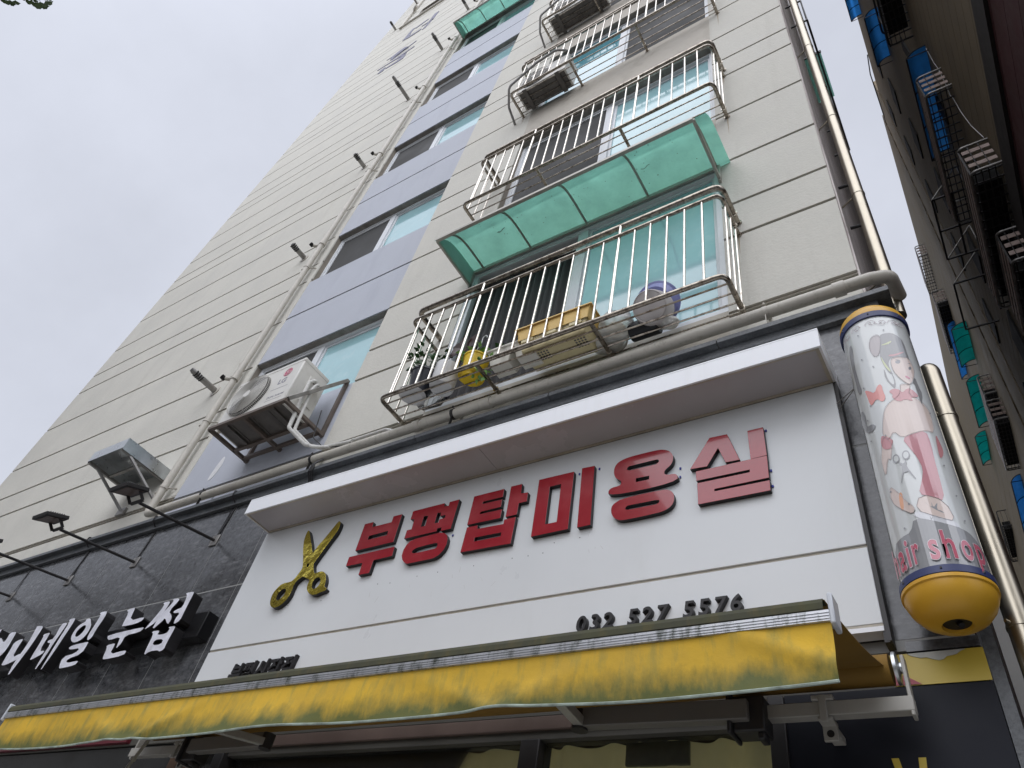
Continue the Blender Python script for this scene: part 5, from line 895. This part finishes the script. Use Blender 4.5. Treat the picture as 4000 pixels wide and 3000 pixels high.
def acanopy(y0, y1, zw, d, mat, label, ribs=3, xw=AW, drop=.22):
    t = alley_item('window_canopy', label, 'canopy')
    def arc(y, n=8): return [(xw-d*s, y, zw-drop*s**3) for s in [k/n for k in range(n+1)]]
    MB().sheet([arc(y0+(y1-y0)*k/6) for k in range(7)]).build('panel', mat, t, sharp=3, solid=.005)
    for k in range(ribs+1): 
        y = y0+(y1-y0)*k/ribs; MB().tube([(x_, y_, z_-.012) for x_, y_, z_ in arc(y)], .012, 6).build('rib', m_iron, t)
    MB().bar((xw-d, y0, zw-drop-.01), (xw-d, y1, zw-drop-.01), .025, .025).build('front_bar', m_iron, t)
    s = MB()
    for y in (y0, y1): s.bar((xw-d, y, zw-drop-.01), (xw, y, zw-drop-.03), .016, .016)
    s.build('side_bar', m_iron, t)
    return t
acanopy(3.78, 5.95, 16.05, .35, m_blue, 'long bright blue canopy over the slatted tray across the alley')
acanopy(5.25, 6.6, 22.6, .36, m_blue, 'bright blue canopy higher on the alley wall, against the sky', drop=.35)
acanopy(6.3, 7.3, 28.0, .34, m_blue, 'small bright blue canopy cut by the top edge of the photo')
acanopy(14.55, 16.2, 20.6, .50, m_teald, 'deep teal canopy, upper one of the three in the alley')
acanopy(17.1, 19.4, 20.8, .48, m_teald, 'deep teal canopy with lit squares, middle one of the three in the alley')
acanopy(21.5, 23.2, 22.2, .48, m_teald, 'deep teal canopy, lowest one of the three, over the grey end wall', xw=1.66)
acanopy(17.6, 20.4, 24.15, .36, m_blue, 'dark blue canopy half hidden behind the upper deep teal canopy')
acanopy(17.3, 20.5, 16.8, .36, m_blue, 'blue canopy low at the right edge of the photo')
sf3 = alley_item('air_con_stand', 'empty angle-iron stand with triangular braces on the alley wall', 'metal stand')
d = .61; zz = 14.84
b = MB()
for p, q in (((AW, 6.15, zz), (AW-d, 6.15, zz)), ((AW, 7.6, zz), (AW-d, 7.6, zz)), ((AW-d, 6.15, zz), (AW-d, 7.6, zz)), ((AW-.03, 6.15, zz), (AW-.03, 7.6, zz)), ((AW-d, 6.9, zz), (AW, 6.9, zz)), ((AW-.28, 6.15, zz), (AW-.28, 7.6, zz))): b.bar(p, q, .035, .03)
b.build('platform_frame', m_iron, sf3)
for y in (6.15, 7.6):
    MB().bar((AW-d, y, zz), (AW-.02, y, zz+.85), .03, .012).build('brace', m_steeld, sf3); MB().bar((AW-.02, y, zz), (AW-.02, y, zz+.85), .03, .012).build('upright', m_steeld, sf3)
ac3 = alley_item('air_con_stand', 'second angle-iron stand farther down the alley wall, mostly hidden in shade', 'metal stand')
b = MB()
for p, q in (((AW, 8.3, 14.9), (AW-d, 8.3, 14.9)), ((AW, 9.6, 14.9), (AW-d, 9.6, 14.9)), ((AW-d, 8.3, 14.9), (AW-d, 9.6, 14.9))): b.bar(p, q, .035, .03)
b.build('platform_frame', m_iron, ac3); MB().bar((AW-d, 8.3, 14.9), (AW-.02, 8.3, 15.7), .03, .012).build('brace', m_steeld, ac3)
cb = alley_item('cable', 'thin white cable sagging down the dark alley wall past the slatted tray', 'cable')
MB().tube([(AW-.01, 3.80, 15.95), (AW-.015, 3.86, 15.4), (AW-.02, 3.82, 15.05), (AW-.02, 3.95, 14.6), (AW-.02, 4.05, 14.45), (AW-.02, 4.0, 14.2), (AW-.02, 4.05, 13.8), (AW-.02, 4.0, 13.2), (AW-.02, 3.8, 12.4)], .006, 5).build('cable', m_potw, cb)
cd = alley_item('cable', 'dark cable drooping from the alley roofline against the sky', 'cable')
MB().tube([(AW-.02, 9.6, 30.2), (AW-.12, 10.2, 29.9), (AW-.08, 11.4, 30.0), (AW-.0, 13.0, 30.9)], .02, 5).build('cable', m_iron, cd)
eb = thing('concrete_building', 'plain grey concrete wall closing the far end of the alley', 'building')
MB().box(-2.2, 6, 30.0, 40, 0, 32.07).build('wall', m_conc, eb)
wp = MB(); wp.box(.9, 1.15, 29.9, 30.0, 21.4, 21.55); wp.build('nozzle', m_steeld, eb)
nb = thing('window_canopy', 'pale green canopy far up the alley on the side of the cream building', 'canopy')
MB().box(XR-.0, XR+.30, 3.0, 3.9, 15.9, 15.93).build('panel', m_teal, nb); MB().box(XR+.0, XR+.31, 2.98, 2.999, 15.87, 15.95).build('frame', m_iron, nb)
nb2 = thing('side_railing', 'dark window railing on the side wall of the cream building, edge-on in the alley', 'railing')
b = MB()
for k in range(9): b.bar((XR+.22, 1.0+.25*k, 12.1), (XR+.22, 1.0+.25*k, 12.9), .015, .015)
for z in (12.1, 12.9): b.bar((XR+.0, 1.0, z), (XR+.22, 1.0, z), .02, .02); b.bar((XR+.22, 1.0, z), (XR+.22, 3.0, z), .02, .02); b.bar((XR, 3.0, z), (XR+.22, 3.0, z), .02, .02)
b.build('bars', m_iron, nb2)
nb3 = thing('side_vents', 'row of small dark vent stubs on the alley side wall behind the stainless pipe', 'vent')
for z in (5.9, 6.6, 7.2): MB().tube([(XR+.012, .6, z), (XR+.15, .6, z-.02)], .013, 8).build('stub', m_iron, nb3)
# ------------------------------------------------------------------ street buildings mirrored in the stone and glass
ob = thing('street_building', 'brown building across the street, mirrored in the dark polished stone', 'building')
MB().box(-60, -9.5, -26, -15, 0, 19).build('wall', m_opp, ob)
wm = MB(); wg = MB()
for i in range(19):
    for z in (1.0, 4.2, 7.2, 10.2, 13.2, 16.0):
        x = -58+i*2.5; wm.box(x-.08, x+1.38, -15, -14.93, z-.08, z+1.48); wg.box(x, x+1.3, -14.929, -14.92, z, z+1.4)
wm.build('window_frame', m_frame, ob); wg.build('window_glass', m_glassd, ob); MB().box(-60.2, -9.3, -15.3, -14.8, 19, 19.4).build('cornice', m_creamR, ob)
ob2 = thing('street_building', 'taller pale building farther along the street behind the camera', 'building')
MB().box(7, 22, -28, -15, 0, 19).build('wall', m_cream, ob2); wm = MB()
for i in range(5):
    for z in (4, 7, 10, 13, 16): wm.box(8.2+i*2.7, 9.9+i*2.7, -15.02, -14.98, z, z+1.5)
wm.build('window_glass', m_glassd, ob2)
# ------------------------------------------------------------------ ginkgo tree: trunk behind the camera, leaf tips dip into the corner
gk = thing('ginkgo_tree', 'ginkgo street tree, only a few fan-shaped leaves showing in the upper left corner', 'tree')
MB().tube([(-5.2, -4.6, 0), (-5.15, -4.6, 1.6), (-5.25, -4.65, 3.4), (-5.1, -4.7, 6.0), (-5.2, -4.6, 8.5)], [.15, .12, .10, .07, .03], 12).build('trunk', m_bark, gk)
lm = MB()
for q in ([(-5.2, -4.65, 3.8), (-4.5, -4.2, 4.7), (-3.7, -3.75, 5.12), (-3.2, -3.50, 5.05)], [(-5.1, -4.7, 5.0), (-5.9, -5.2, 6.0), (-6.4, -5.6, 6.4)], [(-5.1, -4.7, 5.8), (-4.6, -5.4, 6.8), (-4.3, -5.9, 7.3)], [(-5.15, -4.65, 4.6), (-5.6, -4.0, 5.6), (-6.6, -4.3, 6.2)], [(-3.9, -3.85, 5.05), (-3.5, -3.9, 5.2), (-3.12, -3.47, 5.08)]):
    n = len(q); lm.tube(q, [.035*(1-k/n)+.004 for k in range(n)], 8)
lm.build('limb', m_bark, gk)
def fan(mb, base, d, nrm, s):
    d = Vector(d).normalized(); sx = d.cross(Vector(nrm)).normalized(); p = Vector(base); st = p+d*s*.5
    mb.tube([p, st], .0012, 4); N_ = 12; prev = None
    for k in range(N_+1):
        a = -1.05+2.1*k/N_; r = s*(1-.10*abs(math.sin(k*2.1))-(.30 if k == N_//2 else 0)); q = st+(d*math.cos(a)+sx*math.sin(a))*r*.62; v = mb.V(q); 
        if prev: mb.f([mb.V(st), prev, v])
        prev = v
lv = MB(); RG = random.Random(2)
fan(lv, (-3.1641, -3.4450, 4.9563), (-0.315, 0.648, -0.694), (0.68, 0.15, -0.72), 0.049)
fan(lv, (-3.1471, -3.4292, 4.9558), (-0.182, 0.726, -0.663), (0.68, 0.15, -0.72), 0.040)
fan(lv, (-3.1856, -3.4563, 4.9503), (-0.432, 0.561, -0.706), (0.68, 0.15, -0.72), 0.034)
fan(lv, (-3.1762, -3.4473, 4.9499), (-0.449, 0.546, -0.707), (0.68, 0.15, -0.72), 0.038)
fan(lv, (-3.0816, -3.3915, 4.9715), (-0.237, 0.697, -0.677), (0.67, 0.14, -0.73), 0.045)
fan(lv, (-3.1010, -3.4078, 4.9707), (-0.340, 0.631, -0.697), (0.67, 0.14, -0.73), 0.031)
fan(lv, (-3.0497, -3.3738, 4.9796), (-0.067, 0.778, -0.625), (0.66, 0.14, -0.74), 0.069)
fan(lv, (-3.0358, -3.3599, 4.9785), (0.240, 0.848, -0.472), (0.66, 0.13, -0.74), 0.056)
fan(lv, (-3.0525, -3.3671, 4.9727), (-0.371, 0.608, -0.702), (0.66, 0.13, -0.73), 0.051)
fan(lv, (-3.0584, -3.3844, 4.9817), (-0.562, 0.438, -0.702), (0.66, 0.14, -0.73), 0.038)
fan(lv, (-3.1242, -3.4307, 4.9722), (-0.421, 0.569, -0.706), (0.67, 0.15, -0.73), 0.028)
fan(lv, (-3.0116, -3.3553, 4.9912), (-0.109, 0.761, -0.640), (0.66, 0.13, -0.74), 0.034)
for c_ in ((-4.7, -4.4, 5.5), (-5.9, -5.3, 6.1), (-6.4, -5.6, 6.5), (-4.5, -5.6, 7.0), (-4.3, -5.9, 7.3), (-5.2, -4.7, 8.2), (-5.1, -4.7, 7.0), (-5.6, -5.3, 7.8)):
    for k in range(60):
        p = Vector(c_)+Vector((RG.gauss(0, .30), RG.gauss(0, .30), RG.gauss(0, .25))); fan(lv, p, (RG.gauss(0, 1), RG.gauss(0, 1), RG.gauss(-.6, .6)), (RG.gauss(0, 1), RG.gauss(0, 1), RG.gauss(0, 1)), .07)
lv.build('crown', m_leaf, gk)
